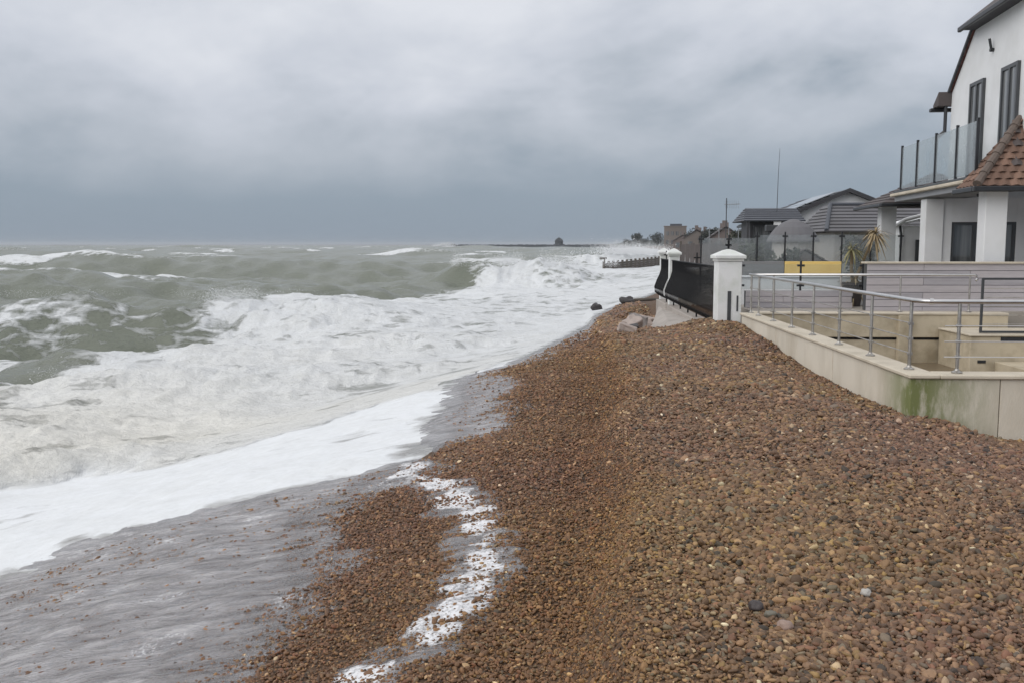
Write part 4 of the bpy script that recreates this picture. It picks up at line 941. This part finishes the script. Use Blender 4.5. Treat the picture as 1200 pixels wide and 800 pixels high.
MB().poly([(U0-0.32, e1v-0.02, hz(ez-0.33)), (U0-0.32, e1v+0.46, hz(ez-0.33)), (U0-0.32, e1v+0.46, hz(ez-0.26)), (U0-0.32, e1v-0.02, hz(ez+0.06))], (0.35, 0, 0)).build('eave_return', M_['tile_dark'], rf_o)
box('eave_gutter', M_['black_plastic'], (U0-0.40, e1v+0.40, hz(ez-0.44)), (U1, e1v+0.58, hz(ez-0.335)), rf_o, 0.02)
# hipped tile roof over the near end of the veranda: each tile on its own
br = empty('veranda_roof', (0, 0, 0)); br.parent = hs
EV, TOPZ = hz(5.0), hz(5.0) + 1.62
a0, vN, vF = -0.34, -0.38, 1.0
run = G - 0.01 - a0
kf = (vF-vN)/run; MB().add([(a0, vN, EV), (a0, vF, EV), (a0+(vF-vN), vF, EV+kf*(TOPZ-EV))], [(2, 1, 0)]).add([(a0, vN, EV), (G-0.01, vN+run, TOPZ), (4.2, vN+run, TOPZ), (4.2, vN, EV)], [(3, 2, 1, 0)]).build('roof_deck', M_['tile_brown'], br)
tw, tl = 0.24, 0.205
def tile_mesh(material):
    n = 6; vs_ = []
    for j in (0, 1):
        for i in range(n+1):
            x = (i/n-0.5)*tw*0.99; z = 0.018*math.cos((i/n-0.5)*2*math.pi) + (0.030 if j == 0 else 0.004)
            vs_.append((x, -0.015 if j == 0 else tl*1.25, z - (0.012 if j else 0)))
    nb = len(vs_); vs_ += [(x, y, z-0.018) for x, y, z in vs_]
    fs = [(i, i+1, n+2+i, n+1+i) for i in range(n)] + [(nb+i, i+nb+n+1, nb+n+2+i, nb+i+1) for i in range(n)] + [(i+nb, i+1+nb, i+1, i) for i in range(n)]
    return MB().add(vs_, fs).mesh('tile', material)
TM = [tile_mesh(M_['tile_brown']), tile_mesh(M_['tile_brown_pale']), tile_mesh(M_['tile_brown']), tile_mesh(M_['tile_dark'])]
sl = math.hypot(run, TOPZ-EV); ang = math.atan2(TOPZ-EV, run)
def tile_at(u, v, z, rx_m):
    o = link('tile', random.choices(TM, (5, 3, 4, 0.6))[0], br); o.matrix_local = Matrix.Translation((u, v, z)) @ rx_m
for r_ in range(int(sl/tl)):
    t_ = r_*tl; f = t_/sl*run; z = EV + (TOPZ-EV)*t_/sl
    # slope towards the camera
    k = 0; u = a0 + f + tw*0.5 + (r_ % 2)*tw*0.5*0
    while u < 2.4:
        if u + tw/2 < G or True:
            tile_at(u, vN + f, z+0.012, Matrix.Rotation(ang, 4, 'X') @ Matrix.Rotation(random.gauss(0, 0.012), 4, 'Y'))
        u += tw
    # slope towards the sea
    v = vF - tw*0.5
    while v > vN + f + tw*0.3:
        tile_at(a0 + f, v, z+0.012, Matrix.Rotation(-math.pi/2, 4, 'Z') @ Matrix.Rotation(ang, 4, 'X') @ Matrix.Rotation(random.gauss(0, 0.012), 4, 'Y')); v -= tw
hipd = Vector((run, run, TOPZ-EV)); nseg = 7
for i in range(nseg):
    p = Vector((a0, vN, EV+0.045)) + hipd*(i/nseg); q = Vector((a0, vN, EV+0.03)) + hipd*((i+1.06)/nseg)
    MB().tube([p, q], 0.105, 9, 0.09).build('hip_tile', M_['ridge_tile'], br)
box('gutter', M_['black_plastic'], (a0-0.1, vN-0.11, EV-0.13), (4.2, vN+0.02, EV-0.005), br, 0.02)
box('gutter', M_['black_plastic'], (a0-0.11, vN+0.022, EV-0.128), (a0+0.02, vF, EV-0.006), br, 0.02)
box('soffit', M_['soffit'], (a0+0.022, vN+0.022, EV-0.09), (4.2, -0.102, EV-0.03), br)
# hipped end roof at the far end of the balcony
er = empty('end_roof', (0, 0, 0)); er.parent = hs
A = [(-0.42, 7.5, hz(4.95)), (-0.42, 11.2, hz(4.95)), (3.6, 11.2, hz(4.95)), (3.6, 7.5, hz(4.95))]; P0 = (1.6, 9.3, hz(6.0)); P1 = (1.6, 9.5, hz(6.0))
m = MB(); roof_courses(m, A[1], A[0], P1, P0, 9); roof_courses(m, A[0], A[3], P0, P0, 9); roof_courses(m, A[2], A[1], P1, P1, 9)
m.build('tile_slope', M_['tile_dark'], er)
box('gutter', M_['black_plastic'], (-0.5, 7.43, hz(4.84)), (3.6, 7.54, hz(4.95)), er, 0.02); box('gutter', M_['black_plastic'], (-0.52, 7.542, hz(4.842)), (-0.41, 11.2, hz(4.948)), er, 0.02)
# spot lamps under the balcony
for v in (1.3, 2.0, 2.7): MB().lathe((0.75, v, hz(4.90)), [(0.05, 0), (0.06, 0.04), (0.06, 0.075)], 12).build('ceiling_lamp', M_['black_plastic'], hs)
# back body so that the house has depth
box('rear_wall', M_['white_render'], (5.4, 4.9, 0), (9.0, 8.5, hz(4.94)), hs)

# white porch seen through the veranda
po_ = empty('white_porch', (13.0, 33.8, 2.19), HZ, 'small white porch with a curved white gutter seen between the house columns', 'porch')
box('wall', M_['white_render'], (-0.6, 0, 0), (1.6, 2.2, 2.15), po_, 0.01)
MB().slab([(-0.85, -0.25, 2.2), (0.9, -0.25, 2.62), (0.9, 2.3, 2.62), (-0.85, 2.3, 2.2)], 0.07).build('roof', M_['white_render'], po_)
MB().tube([(-0.88, -0.25, 2.14), (-0.6, -0.27, 2.34), (-0.1, -0.28, 2.48), (0.9, -0.28, 2.66)], 0.07, 8).build('gutter', M_['white_render'], po_)
MB().tube([(-0.72, -0.12, 2.15), (-0.66, -0.08, 1.8), (-0.66, -0.08, 0)], 0.045, 8).build('downpipe', M_['black_plastic'], po_)
window('window', po_, 'u', -0.15, 0.25, 0.4, 1.65, -0.03, (), 0.06)
window('door', po_, 'u', 0.62, 1.3, 0.02, 2.0, -0.03, (), 0.08)

# ------------------------------------------------------------------ neighbouring houses
n2 = empty('solar_house', (15.5, 50, 2.1), R(-4), 'white gabled house with solar panels on its slate roof behind the windbreak', 'house')
def H2(x, y, z): return (x-15.5, y-50, z-2.1)
MB().poly([H2(11.9, 50, 2.1), H2(11.9, 50, 4.95), H2(15.45, 50, 6.35), H2(19, 50, 4.95), H2(19, 50, 2.1)], (0, 11, 0)).build('wall', M_['white_render'], n2)
m = MB(); roof_courses(m, H2(11.4, 62, 4.88), H2(11.4, 49.6, 4.88), H2(15.45, 62, 6.52), H2(15.45, 49.6, 6.52), 9, 0.04)
roof_courses(m, H2(19.5, 49.6, 4.88), H2(19.5, 62, 4.88), H2(15.45, 49.6, 6.52), H2(15.45, 62, 6.52), 9, 0.04); r2 = m.build('roof', M_['roof_slate'], n2)
for sx in (-1, 1):
    x_e = 15.45 + sx*4.05
    MB().slab([H2(x_e, 49.58, 4.9), H2(15.45, 49.58, 6.56), H2(15.45, 49.58, 6.34), H2(x_e, 49.58, 4.68)], 0.06*sx).build('bargeboard', M_['dark_timber'], r2)
MB().box(H2(11.3, 49.6, 4.72), H2(11.42, 62, 4.86)).build('gutter', M_['black_plastic'], r2)
sn = Vector((-(6.52-4.88), 0, 4.05)).normalized()
for i in range(2):
    for k in range(3):
        f0, f1 = 0.12+0.38*i, 0.12+0.38*i+0.36; y_a = 50.2 + k*1.9; y_b = y_a+1.8
        q = [Vector(H2(11.4+4.05*f, y_, 4.88+1.64*f)) + sn*0.12 for f, y_ in ((f0, y_b), (f0, y_a), (f1, y_a), (f1, y_b))]
        p_ = MB().slab(q, 0.04).build('solar_panel', M_['solar'], n2)
window('window', n2, 'u', -1.0, 0.6, 0.9, 2.1, -0.03, (0.5,))

hb = empty('hip_roof_bungalow', (14.5, 42, 2.1), R(-3), 'bungalow with a grey tiled hipped roof beyond the palm', 'house')
def HB(x, y, z): return (x-14.5, y-42, z-2.1)
MB().box(HB(12.4, 41.6, 2.1), HB(17.2, 47, 4.2)).build('wall', M_['render_far'], hb)
m = MB(); c4 = [HB(11.9, 41.0, 4.22), HB(17.6, 41.0, 4.22), HB(17.6, 47.5, 4.22), HB(11.9, 47.5, 4.22)]; t0_, t1_ = HB(12.55, 43.2, 5.42), HB(17.2, 43.2, 5.42)
roof_courses(m, c4[0], c4[1], t0_, t1_, 8, 0.05); roof_courses(m, c4[3], c4[0], HB(12.55, 44.5, 5.42), t0_, 8, 0.05); roof_courses(m, c4[2], c4[3], HB(17.2, 44.5, 5.42), HB(12.55, 44.5, 5.42), 8, 0.05)
r3 = m.build('roof', M_['roof_grey'], hb)
MB().tube([Vector(c4[0])+Vector((0, 0, .06)), Vector(t0_)+Vector((0, 0, .06))], 0.09, 8).tube([Vector(t0_)+Vector((0, 0, .05)), Vector(t1_)+Vector((0, 0, .05))], 0.08, 8).build('ridge', M_['roof_slate'], r3)
window('window', hb, 'u', -1.6, -0.4, 0.7, 1.8, -0.43, (0.5,))

sh = empty('dark_summerhouse', (10.6, 47.5, 2.1), R(-3), 'dark timber summerhouse with a flat slate roof left of the solar house', 'shed')
def HS(x, y, z): return (x-10.6, y-47.5, z-2.1)
MB().box(HS(9.95, 47.6, 2.1), HS(12.2, 50.5, 4.85)).build('wall', M_['dark_timber'], sh)
m = MB(); roof_courses(m, HS(9.55, 46.9, 4.82), HS(12.5, 46.9, 4.82), HS(9.9, 48.8, 5.5), HS(12.4, 48.8, 5.5), 6, 0.04); roof_courses(m, HS(9.55, 51, 4.82), HS(9.55, 46.9, 4.82), HS(9.9, 49, 5.5), HS(9.9, 48.8, 5.5), 6, 0.04); roof_courses(m, HS(12.5, 51, 4.82), HS(9.55, 51, 4.82), HS(12.4, 49, 5.5), HS(9.9, 49, 5.5), 6, 0.04)
m.build('roof', M_['roof_slate'], sh)
for x in (9.7, 11.0, 12.2): MB().box(HS(x, 46.98, 2.1), HS(x+0.1 + (0.25 if x == 11.0 else 0), 47.1, 4.8)).build('post', M_['white_render'] if x == 11.0 else M_['dark_timber'], sh)
window('window', sh, 'u', -0.5, 0.3, 1.4, 2.5, 0.07, (0.5,))

cr_ = empty('round_hut', (10.15, 40, 2.1), 0, 'low hut with a rounded grey roof behind the clouded windbreak', 'hut')
MB().lathe((0, 0, 0), [(0.85, 0), (0.85, 1.75)], 16).build('wall', M_['render_far'], cr_)
MB().lathe((0, 0, 0), [(1.08, 1.68), (1.06, 1.76), (0.92, 2.02), (0.72, 2.28), (0.42, 2.50), (0.16, 2.60), (0.02, 2.64)], 20).build('roof', M_['roof_grey'], cr_)
wg = empty('red_hut', (8.95, 33.5, 2.19), R(-8), 'small hut with a dull red gable roof just behind the windbreak', 'hut')
MB().poly([(-0.9, 0, 0), (-0.9, 0, 0.75), (0, 0, 1.25), (0.9, 0, 0.75), (0.9, 0, 0)], (0, 1.6, 0)).build('wall', M_['fence_brown'], wg)
m = MB(); roof_courses(m, (-1.05, 1.7, 0.72), (-1.05, -0.12, 0.72), (0, 1.7, 1.34), (0, -0.12, 1.34), 5); roof_courses(m, (1.05, -0.12, 0.72), (1.05, 1.7, 0.72), (0, -0.12, 1.34), (0, 1.7, 1.34), 5); m.build('roof', M_['tile_dark'], wg)

for i_, (x, y, h, r_x, lb) in enumerate(((6.9, 31.6, 1.7, 0.7, 'leftmost olive shrub pressed behind the clouded windbreak'), (8.1, 32.4, 1.5, 0.6, 'low olive shrub left of the red hut'), (10.3, 31.8, 1.9, 0.7, 'olive shrub behind the palm and the windbreak'))):
    r_ = random.Random(40+i_); o = empty('shrub', (x, y, 2.19), 0, lb, 'shrub')
    MB().tube([(0, 0, 0), (0.05, 0, h*0.6)], 0.05, 6, 0.02).build('stem', M_['bark'], o); m = MB()
    for k in range(7): a = r_.random()*6.28; leaf_blob(m, (math.cos(a)*r_x*0.5, math.sin(a)*r_x*0.5, h*(0.3+0.5*r_.random())), r_x*0.5, r_x*0.5, h*0.22, 70, 0.09, r_)
    m.build('foliage', M_['foliage'], o)
# signpost-like vent box seen over the windbreak
vb_ = empty('flue', (9.55, 46, 2.1), 0, 'dark boxy flue standing before the white solar house gable', 'flue')
MB().box((1.0, 0, 0), (1.12, 0.12, 2.2)).build('pipe', M_['frame_grey'], vb_); MB().box((0.82, -0.1, 2.2), (1.38, 0.3, 2.5)).build('cowl', M_['frame_grey'], vb_, 0.02)

# masts
ms = empty('whip_mast', (11.38, 48.2, 2.1), 0, 'tall thin whip aerial rising beside the dark summerhouse', 'aerial')
MB().tube([(0, 0, 0), (0.01, 0, 3.2)], 0.03, 6).build('mast', M_['frame_grey'], ms); MB().tube([(0.01, 0, 3.2), (0.03, 0, 5.0), (0.07, 0, 6.35)], 0.02, 6, 0.008).build('whip', M_['frame_grey'], ms)
tv = empty('television_aerial', (11.04, 60, 2.1), 0, 'television aerial on a pole left of the dark summerhouse', 'aerial')
MB().tube([(0, 0, 0), (0, 0, 4.45)], 0.03, 6).build('pole', M_['frame_grey'], tv)
MB().tube([(-0.15, 0, 4.05), (0.85, 0, 4.1)], 0.016, 6).build('boom', M_['aerial'], tv)
for k in range(7): MB().tube([(-0.05+0.13*k, -0.3, 4.05), (-0.05+0.13*k, 0.3, 4.05)], 0.01, 5).tube([(-0.05+0.13*k, 0, 3.8), (-0.05+0.13*k, 0, 4.3)], 0.01, 5).build('element', M_['aerial'], tv)

# ------------------------------------------------------------------ far shore: houses, trees, tower block
def tree(x, y, zg, h, rx, label, seed, material=None, n=700):
    r_ = random.Random(seed); o = empty('tree', (x, y, zg), 0, label, 'tree', 'trees along the far shore')
    t_ = MB().tube([(0, 0, 0), (0.02*h, 0, h*0.3), (0, 0, h*0.7)], h*0.035, 7, h*0.012)
    for k in range(4):
        a = k*1.6 + r_.random(); t_.tube([(0, 0, h*(0.28+0.07*k)), (math.cos(a)*rx*0.6, math.sin(a)*rx*0.6, h*(0.5+0.08*k))], h*0.014, 5, h*0.006)
    t_.build('trunk', M_['bark'], o)
    m = MB()
    for k in range(9):
        a = r_.random()*6.28; q = r_.random()*0.6; leaf_blob(m, (math.cos(a)*rx*q, math.sin(a)*rx*q, h*(0.36+0.44*r_.random())), rx*0.5, rx*0.5, h*0.2, n//9, h*0.045, r_)
    m.build('crown', material or M_['foliage_far'], o); return o
tree(38.6, 420, 2.2, 7.4, 4.2, 'round crowned tree left of the brown tower block', 1)
tree(34.0, 425, 2.2, 4.0, 2.6, 'low bushy tree at the left foot of the round crowned tree', 2)
tree(46.6, 415, 2.2, 6.9, 4.6, 'broad tree between the round crowned tree and the tower block', 3)
tree(42.5, 430, 2.2, 4.2, 3.0, 'small dark tree in the gap before the broad tree', 4)
tree(31.0, 210, 2.2, 4.9, 2.4, 'tree just right of the brown tower block', 5)
tree(26.4, 165, 2.2, 3.9, 1.8, 'loose dark tree among the far houses by the aerial', 6)
tree(29.8, 175, 2.2, 4.9, 2.3, 'tallest tree over the far houses by the summerhouse', 7)
tree(33.5, 192, 2.2, 4.9, 2.2, 'dark tree between the far brick houses', 8)
tree(21.5, 108, 2.1, 3.4, 1.6, 'bushy shrub behind the gate railing near the television aerial', 9, M_['foliage'])
def tower():
    o = empty('tower_block', (34.4, 262, 2.0), R(-6), 'square brown tower block standing above the surf', 'building')
    box('wall', M_['brick_far'], (-3.0, 0, 0), (3.0, 6.2, 6.4), o); box('parapet', M_['brick_far'], (-3.15, -0.15, 6.4), (3.15, 6.35, 6.62), o); box('plant_room', M_['roof_slate'], (-1.4, 1.5, 6.62), (1.8, 4.5, 7.2), o)
    for r_ in range(2):
        for k in range(4): MB().box((-2.5+1.3*k, -0.02, 1.6+2.4*r_), (-1.7+1.3*k, 0.05, 2.7+2.4*r_)).build('window', M_['window_glass'], o)
tower()
def far_house(x, y, w_, d_, h, rise, label, wm, rm, seed):
    o = empty('far_house', (x, y, 2.1), R(-8), label, 'house', 'houses along the far shore')
    MB().poly([(-w_/2, 0, 0), (-w_/2, 0, h), (0, 0, h+rise), (w_/2, 0, h), (w_/2, 0, 0)], (0, d_, 0)).build('wall', wm, o)
    m = MB(); e = 0.3
    roof_courses(m, (-w_/2-e, d_+e, h-0.1), (-w_/2-e, -e, h-0.1), (0, d_+e, h+rise+0.15), (0, -e, h+rise+0.15), 4, 0.06); roof_courses(m, (w_/2+e, -e, h-0.1), (w_/2+e, d_+e, h-0.1), (0, -e, h+rise+0.15), (0, d_+e, h+rise+0.15), 4, 0.06)
    r_ = m.build('roof', rm, o); MB().box((-0.3, d_*0.4, h+rise-0.3), (0.3, d_*0.4+0.6, h+rise+0.9)).build('chimney', M_['brick_warm'], r_)
    for k in (-1, 1): MB().box((k*w_*0.25-0.4, -0.03, h*0.35), (k*w_*0.25+0.4, 0.05, h*0.35+1.1)).build('window', M_['window_glass'], o)
fh = [(20.6, 112, 3.6, 8, 2.3, 1.2, 'low brown house nearest behind the bowed railing', 'brick_warm', 'tile_dark', 1),
      (26.0, 140, 4.2, 9, 2.6, 1.3, 'pale far house behind the television aerial pole', 'render_far', 'roof_slate', 2),
      (25.8, 168, 4.4, 9, 2.6, 1.4, 'brick far house left of the tallest tree', 'brick_far', 'tile_dark', 3),
      (31.5, 172, 4.6, 9, 2.9, 1.6, 'slate roofed far house next to the dark summerhouse', 'brick_warm', 'roof_slate', 4),
      (34.6, 220, 5.0, 9, 3.0, 1.5, 'grey far house to the right of the tower block', 'render_far', 'roof_grey', 5),
      (28.5, 205, 4.2, 9, 2.2, 1.2, 'small brown far house at the foot of the tower block', 'brick_warm', 'roof_grey', 6),
      (52.5, 400, 7, 10, 2.6, 1.6, 'farthest pale house between trees and tower block', 'render_far', 'roof_slate', 7)]
fh += [(28.0, 155, 4.0, 9, 2.7, 1.4, 'grey roofed far house just left of the tallest tree', 'render_far', 'roof_grey', 8),
       (36.5, 236, 5.5, 9, 3.2, 1.7, 'wide brown far house beyond the grey one', 'brick_far', 'tile_dark', 9),
       (31.2, 192, 4.2, 9, 2.8, 1.4, 'brown gabled far house midway between tower block and aerial', 'brick_warm', 'tile_dark', 10),
       (24.6, 119, 3.8, 8, 2.4, 1.3, 'pale gabled far house close to the left side of the summerhouse', 'render_far', 'roof_slate', 11)]
for x, y, w_, d_, h, ri, lb, wm, rm, sd_ in fh: far_house(x, y, w_, d_, h, ri, lb, M_[wm], M_[rm], sd_)
# board fence of the next garden
fb = empty('board_fence', (14.5, 72, 1.9), R(-4), 'brown board fence of the next garden beyond the bowed railing', 'fence')
for k in range(26): MB().box((-4.6+0.36*k, 0, 0), (-4.6+0.36*k+0.34, 0.03, 1.75 + 0.05*((k*7) % 3))).build('board', M_['fence_brown'], fb)
for k in range(5): MB().box((-4.65+2.3*k, 0.032, 0), (-4.5+2.3*k, 0.14, 2.0)).build('post', M_['old_timber'], fb)
wf = empty('wire_fence', (17.2, 85, 2.0), R(-4), 'tall grey wire fence posts left of the dark summerhouse', 'fence')
for k in range(8): MB().tube([(-3+0.85*k, 0, 0), (-3+0.85*k, 0, 3.1)], 0.035, 6).build('post', M_['aerial'], wf)
for z in (1.2, 2.1, 3.0): MB().tube([(-3, 0, z), (2.95, 0, z)], 0.012, 5).build('wire', M_['aerial'], wf)
# next sea wall along the shore beyond the railings
nw_ = MB().poly([(6.5, 45, 0.2), (13, 70, 0.2), (21, 110, 0.2), (21.6, 110, 0.2), (13.6, 70, 0.2), (7.1, 45, 0.2)], (0, 0, 2.2))
tag(nw_.build('shore_wall', M_['concrete']), 'long grey shore wall running on beyond the white pillars', 'wall')

# timber groyne in the surf
gr = empty('timber_groyne', (6.9, 122, 0), 0, 'weathered timber groyne reaching into the white surf', 'groyne')
ga, gb_ = Vector((6.9, 122, 0)), Vector((17.5, 143, 0)); dirv = (gb_-ga); glen = dirv.length; dirv.normalize(); nv = Vector((-dirv.y, dirv.x, 0))
npost = 16
def gtop(f): return 1.18 + 0.55*f
for k in range(npost):
    f = k/(npost-1); p = dirv*glen*f; h = gtop(f) + 0.22
    MB().poly([p - dirv*0.12 - nv*0.12 + Vector((0, 0, -1)), p + dirv*0.12 - nv*0.12 + Vector((0, 0, -1)), p + dirv*0.12 + nv*0.12 + Vector((0, 0, -1)), p - dirv*0.12 + nv*0.12 + Vector((0, 0, -1))], (0, 0, h+1)).build('post', M_['old_timber'], gr)
for r_ in range(4):
    for k in range(5):
        f0, f1 = k/5, (k+1)/5; a = dirv*glen*f0 + nv*-0.16; b = dirv*glen*f1 + nv*-0.16; z_a, z_b = gtop(f0)-0.30*r_, gtop(f1)-0.30*r_
        MB().slab([a + Vector((0, 0, z_a-0.28)), b + Vector((0, 0, z_b-0.28)), b + Vector((0, 0, z_b)), a + Vector((0, 0, z_a))], 0.08).build('plank', M_['old_timber'], gr)
mk = empty('groyne_marker', (8.6, 150, 0), 0, 'short dark marker post beyond the seaward end of the groyne', 'post')
MB().tube([(0, 0, -1), (0, 0, 1.55)], 0.12, 7).build('post', M_['old_timber'], mk); MB().box((-0.75, -0.1, 1.3), (0.35, 0.1, 1.55)).build('board', M_['old_timber'], mk)

# breakwater and headland on the horizon
bw = empty('breakwater', (0, 900, 0), 0, 'long low dark breakwater on the horizon', 'breakwater')
m = MB(); r_ = random.Random(5); pts = []
n_ = 90
for i in range(n_):
    x = -106 + 222*i/(n_-1); pts.append((x, 2.75 + 0.4*r_.random() + (0.4 if i < 6 else 0)))
for (x0_, h0_), (x1_, h1_) in zip(pts[:-1], pts[1:]):
    m.add([(x0_, -4, -0.5), (x1_, -4, -0.5), (x1_, -1, h0_), (x0_, -1, h0_), (x0_, 4, -0.5), (x1_, 4, -0.5), (x1_, 1, h0_), (x0_, 1, h0_)], [(0, 1, 2, 3), (3, 2, 6, 7), (7, 6, 5, 4), (0, 3, 7, 4), (1, 5, 6, 2)])
m.build('rock_mound', M_['breakwater'], bw)
bt = empty('harbour_tower', (8.2, 905, 1.5), 0, 'small dark domed building standing on the breakwater', 'building')
MB().lathe((0, 0, 0), [(3.9, 0), (3.9, 4.2), (4.2, 4.4), (3.6, 5.8), (2.2, 7.2), (0.9, 7.9), (0.2, 8.3)], 14).build('body', M_['breakwater'], bt)
MB().box((-5.2, -2, 0), (5.2, 2, 1.9)).build('base', M_['breakwater'], bt)
hd = MB(); ptsx = np.linspace(50, 190, 60); rh = 3.0 + 5.2*sstep(50, 75, ptsx)*(0.75 + 0.6*fbm(ptsx*0.11, ptsx*0, 4, 400)) 
for i in range(59):
    a, b, h0_, h1_ = ptsx[i], ptsx[i+1], rh[i], rh[i+1]
    hd.add([(a, 795, 0), (b, 795, 0), (b, 815, h1_), (a, 815, h0_), (b, 860, 0), (a, 860, 0)], [(0, 1, 2, 3), (3, 2, 4, 5)])
tag(hd.build('headland', M_['foliage_far'], None, 0, True), 'dark wooded headland at the end of the bay', kind='structure')

# ------------------------------------------------------------------ spray thrown up by the breakers
def spray_mat():
    m, t, b = newmat('spray'); b.inputs['Base Color'].default_value = (0.8, 0.81, 0.82, 1); b.inputs['Roughness'].default_value = 0.6
    return m
def spray():
    P, S = [], []
    X, Y, Zs, foam = SEA
    r_ = np.random.default_rng(11)
    def puff(cx, cy, cz, sx, sy, sz, n, size):
        p = np.stack([cx + sx*r_.normal(size=n), cy + sy*r_.normal(size=n), cz + np.abs(sz*r_.normal(size=n))], -1)
        P.append(p); S.append(size*np.exp(r_.normal(0, 0.5, n)))
    def along(x0, x1, y0, slope, seed, z, sz, n, size, sy=1.2):
        x = x0 + (x1-x0)*r_.random(n); y = y0 + slope*x + 3.0*fbm(x*0.10, x*0+seed, 3, seed)
        clump = sstep(0.40, 0.7, vnoise(x*0.55, x*0+seed*1.3, 9) + 0.25*r_.random(n))
        k = r_.random(n) < clump; x, y = x[k], y[k]; n2 = len(x)
        P.append(np.stack([x, y + sy*r_.normal(size=n2) - 0.3, z + sz*(np.abs(r_.normal(size=n2))) - 0.3*r_.random(n2)], -1)); S.append(size*np.exp(r_.normal(0, 0.5, n2)))
    along(-15.5, -10, 42.5, 0.03, 101, 1.35, 0.24, 24000, 0.004, 1.2)
    along(-30, -15, 42.5, 0.03, 101, 1.6, 0.06, 4000, 0.004, 0.6)
    along(-9, 6, 86, -0.12, 131, 1.9, 0.5, 60000, 0.0075, 2.0)
    puff(13, 172, 1.9, 2.6, 2, 1.0, 18000, 0.017); puff(17.5, 170, 1.9, 2.2, 2, 0.7, 9000, 0.017)
    puff(22, 230, 1.6, 5, 2, 1.0, 9000, 0.02)
    puff(-100, 893, 1.0, 5, 2, 1.6, 1500, 0.16)
    along(-13, -1, 26.5, 0.25, 181, 0.55, 0.10, 6000, 0.003, 0.7)
    P = np.concatenate(P); S = np.concatenate(S); n = len(P)
    me = bpy.data.meshes.new('sea_spray'); me.vertices.add(n); me.vertices.foreach_set('co', P.astype(np.float32).reshape(-1))
    at = me.attributes.new('scl', 'FLOAT_VECTOR', 'POINT'); at.data.foreach_set('vector', np.repeat(S[:, None], 3, 1).astype(np.float32).reshape(-1))
    at = me.attributes.new('rot', 'FLOAT_VECTOR', 'POINT'); at.data.foreach_set('vector', (r_.random((n, 3))*6).astype(np.float32).reshape(-1))
    at = me.attributes.new('idx', 'INT', 'POINT'); at.data.foreach_set('value', r_.integers(0, 2, n).astype(np.int32))
    return me
so_ = link('sea_spray', spray()); md = so_.modifiers.new('scatter', 'NODES'); md.node_group = scatter_tree('spray_scatter', spray_mat(), 2, 1, 0.8)
tag(so_, 'white spray drops flung up along the breaking crests', 'spray', kind='stuff')

# ------------------------------------------------------------------ sea haze
hm = bpy.data.materials.new('haze'); hm.use_nodes = True; t = hm.node_tree; t.nodes.clear()
ho = t.nodes.new('ShaderNodeOutputMaterial'); pv = t.nodes.new('ShaderNodeVolumePrincipled')
pv.inputs['Color'].default_value = (0.80, 0.85, 0.90, 1); pv.inputs['Density'].default_value = 0.0002; pv.inputs['Anisotropy'].default_value = 0.2
t.links.new(pv.outputs[0], ho.inputs['Volume'])
hzb = box('haze', hm, (-13000, -14000, -5.5), (13000, 14000, 16))
tag(hzb, 'thin grey sea haze over the whole shore', 'haze', kind='stuff')
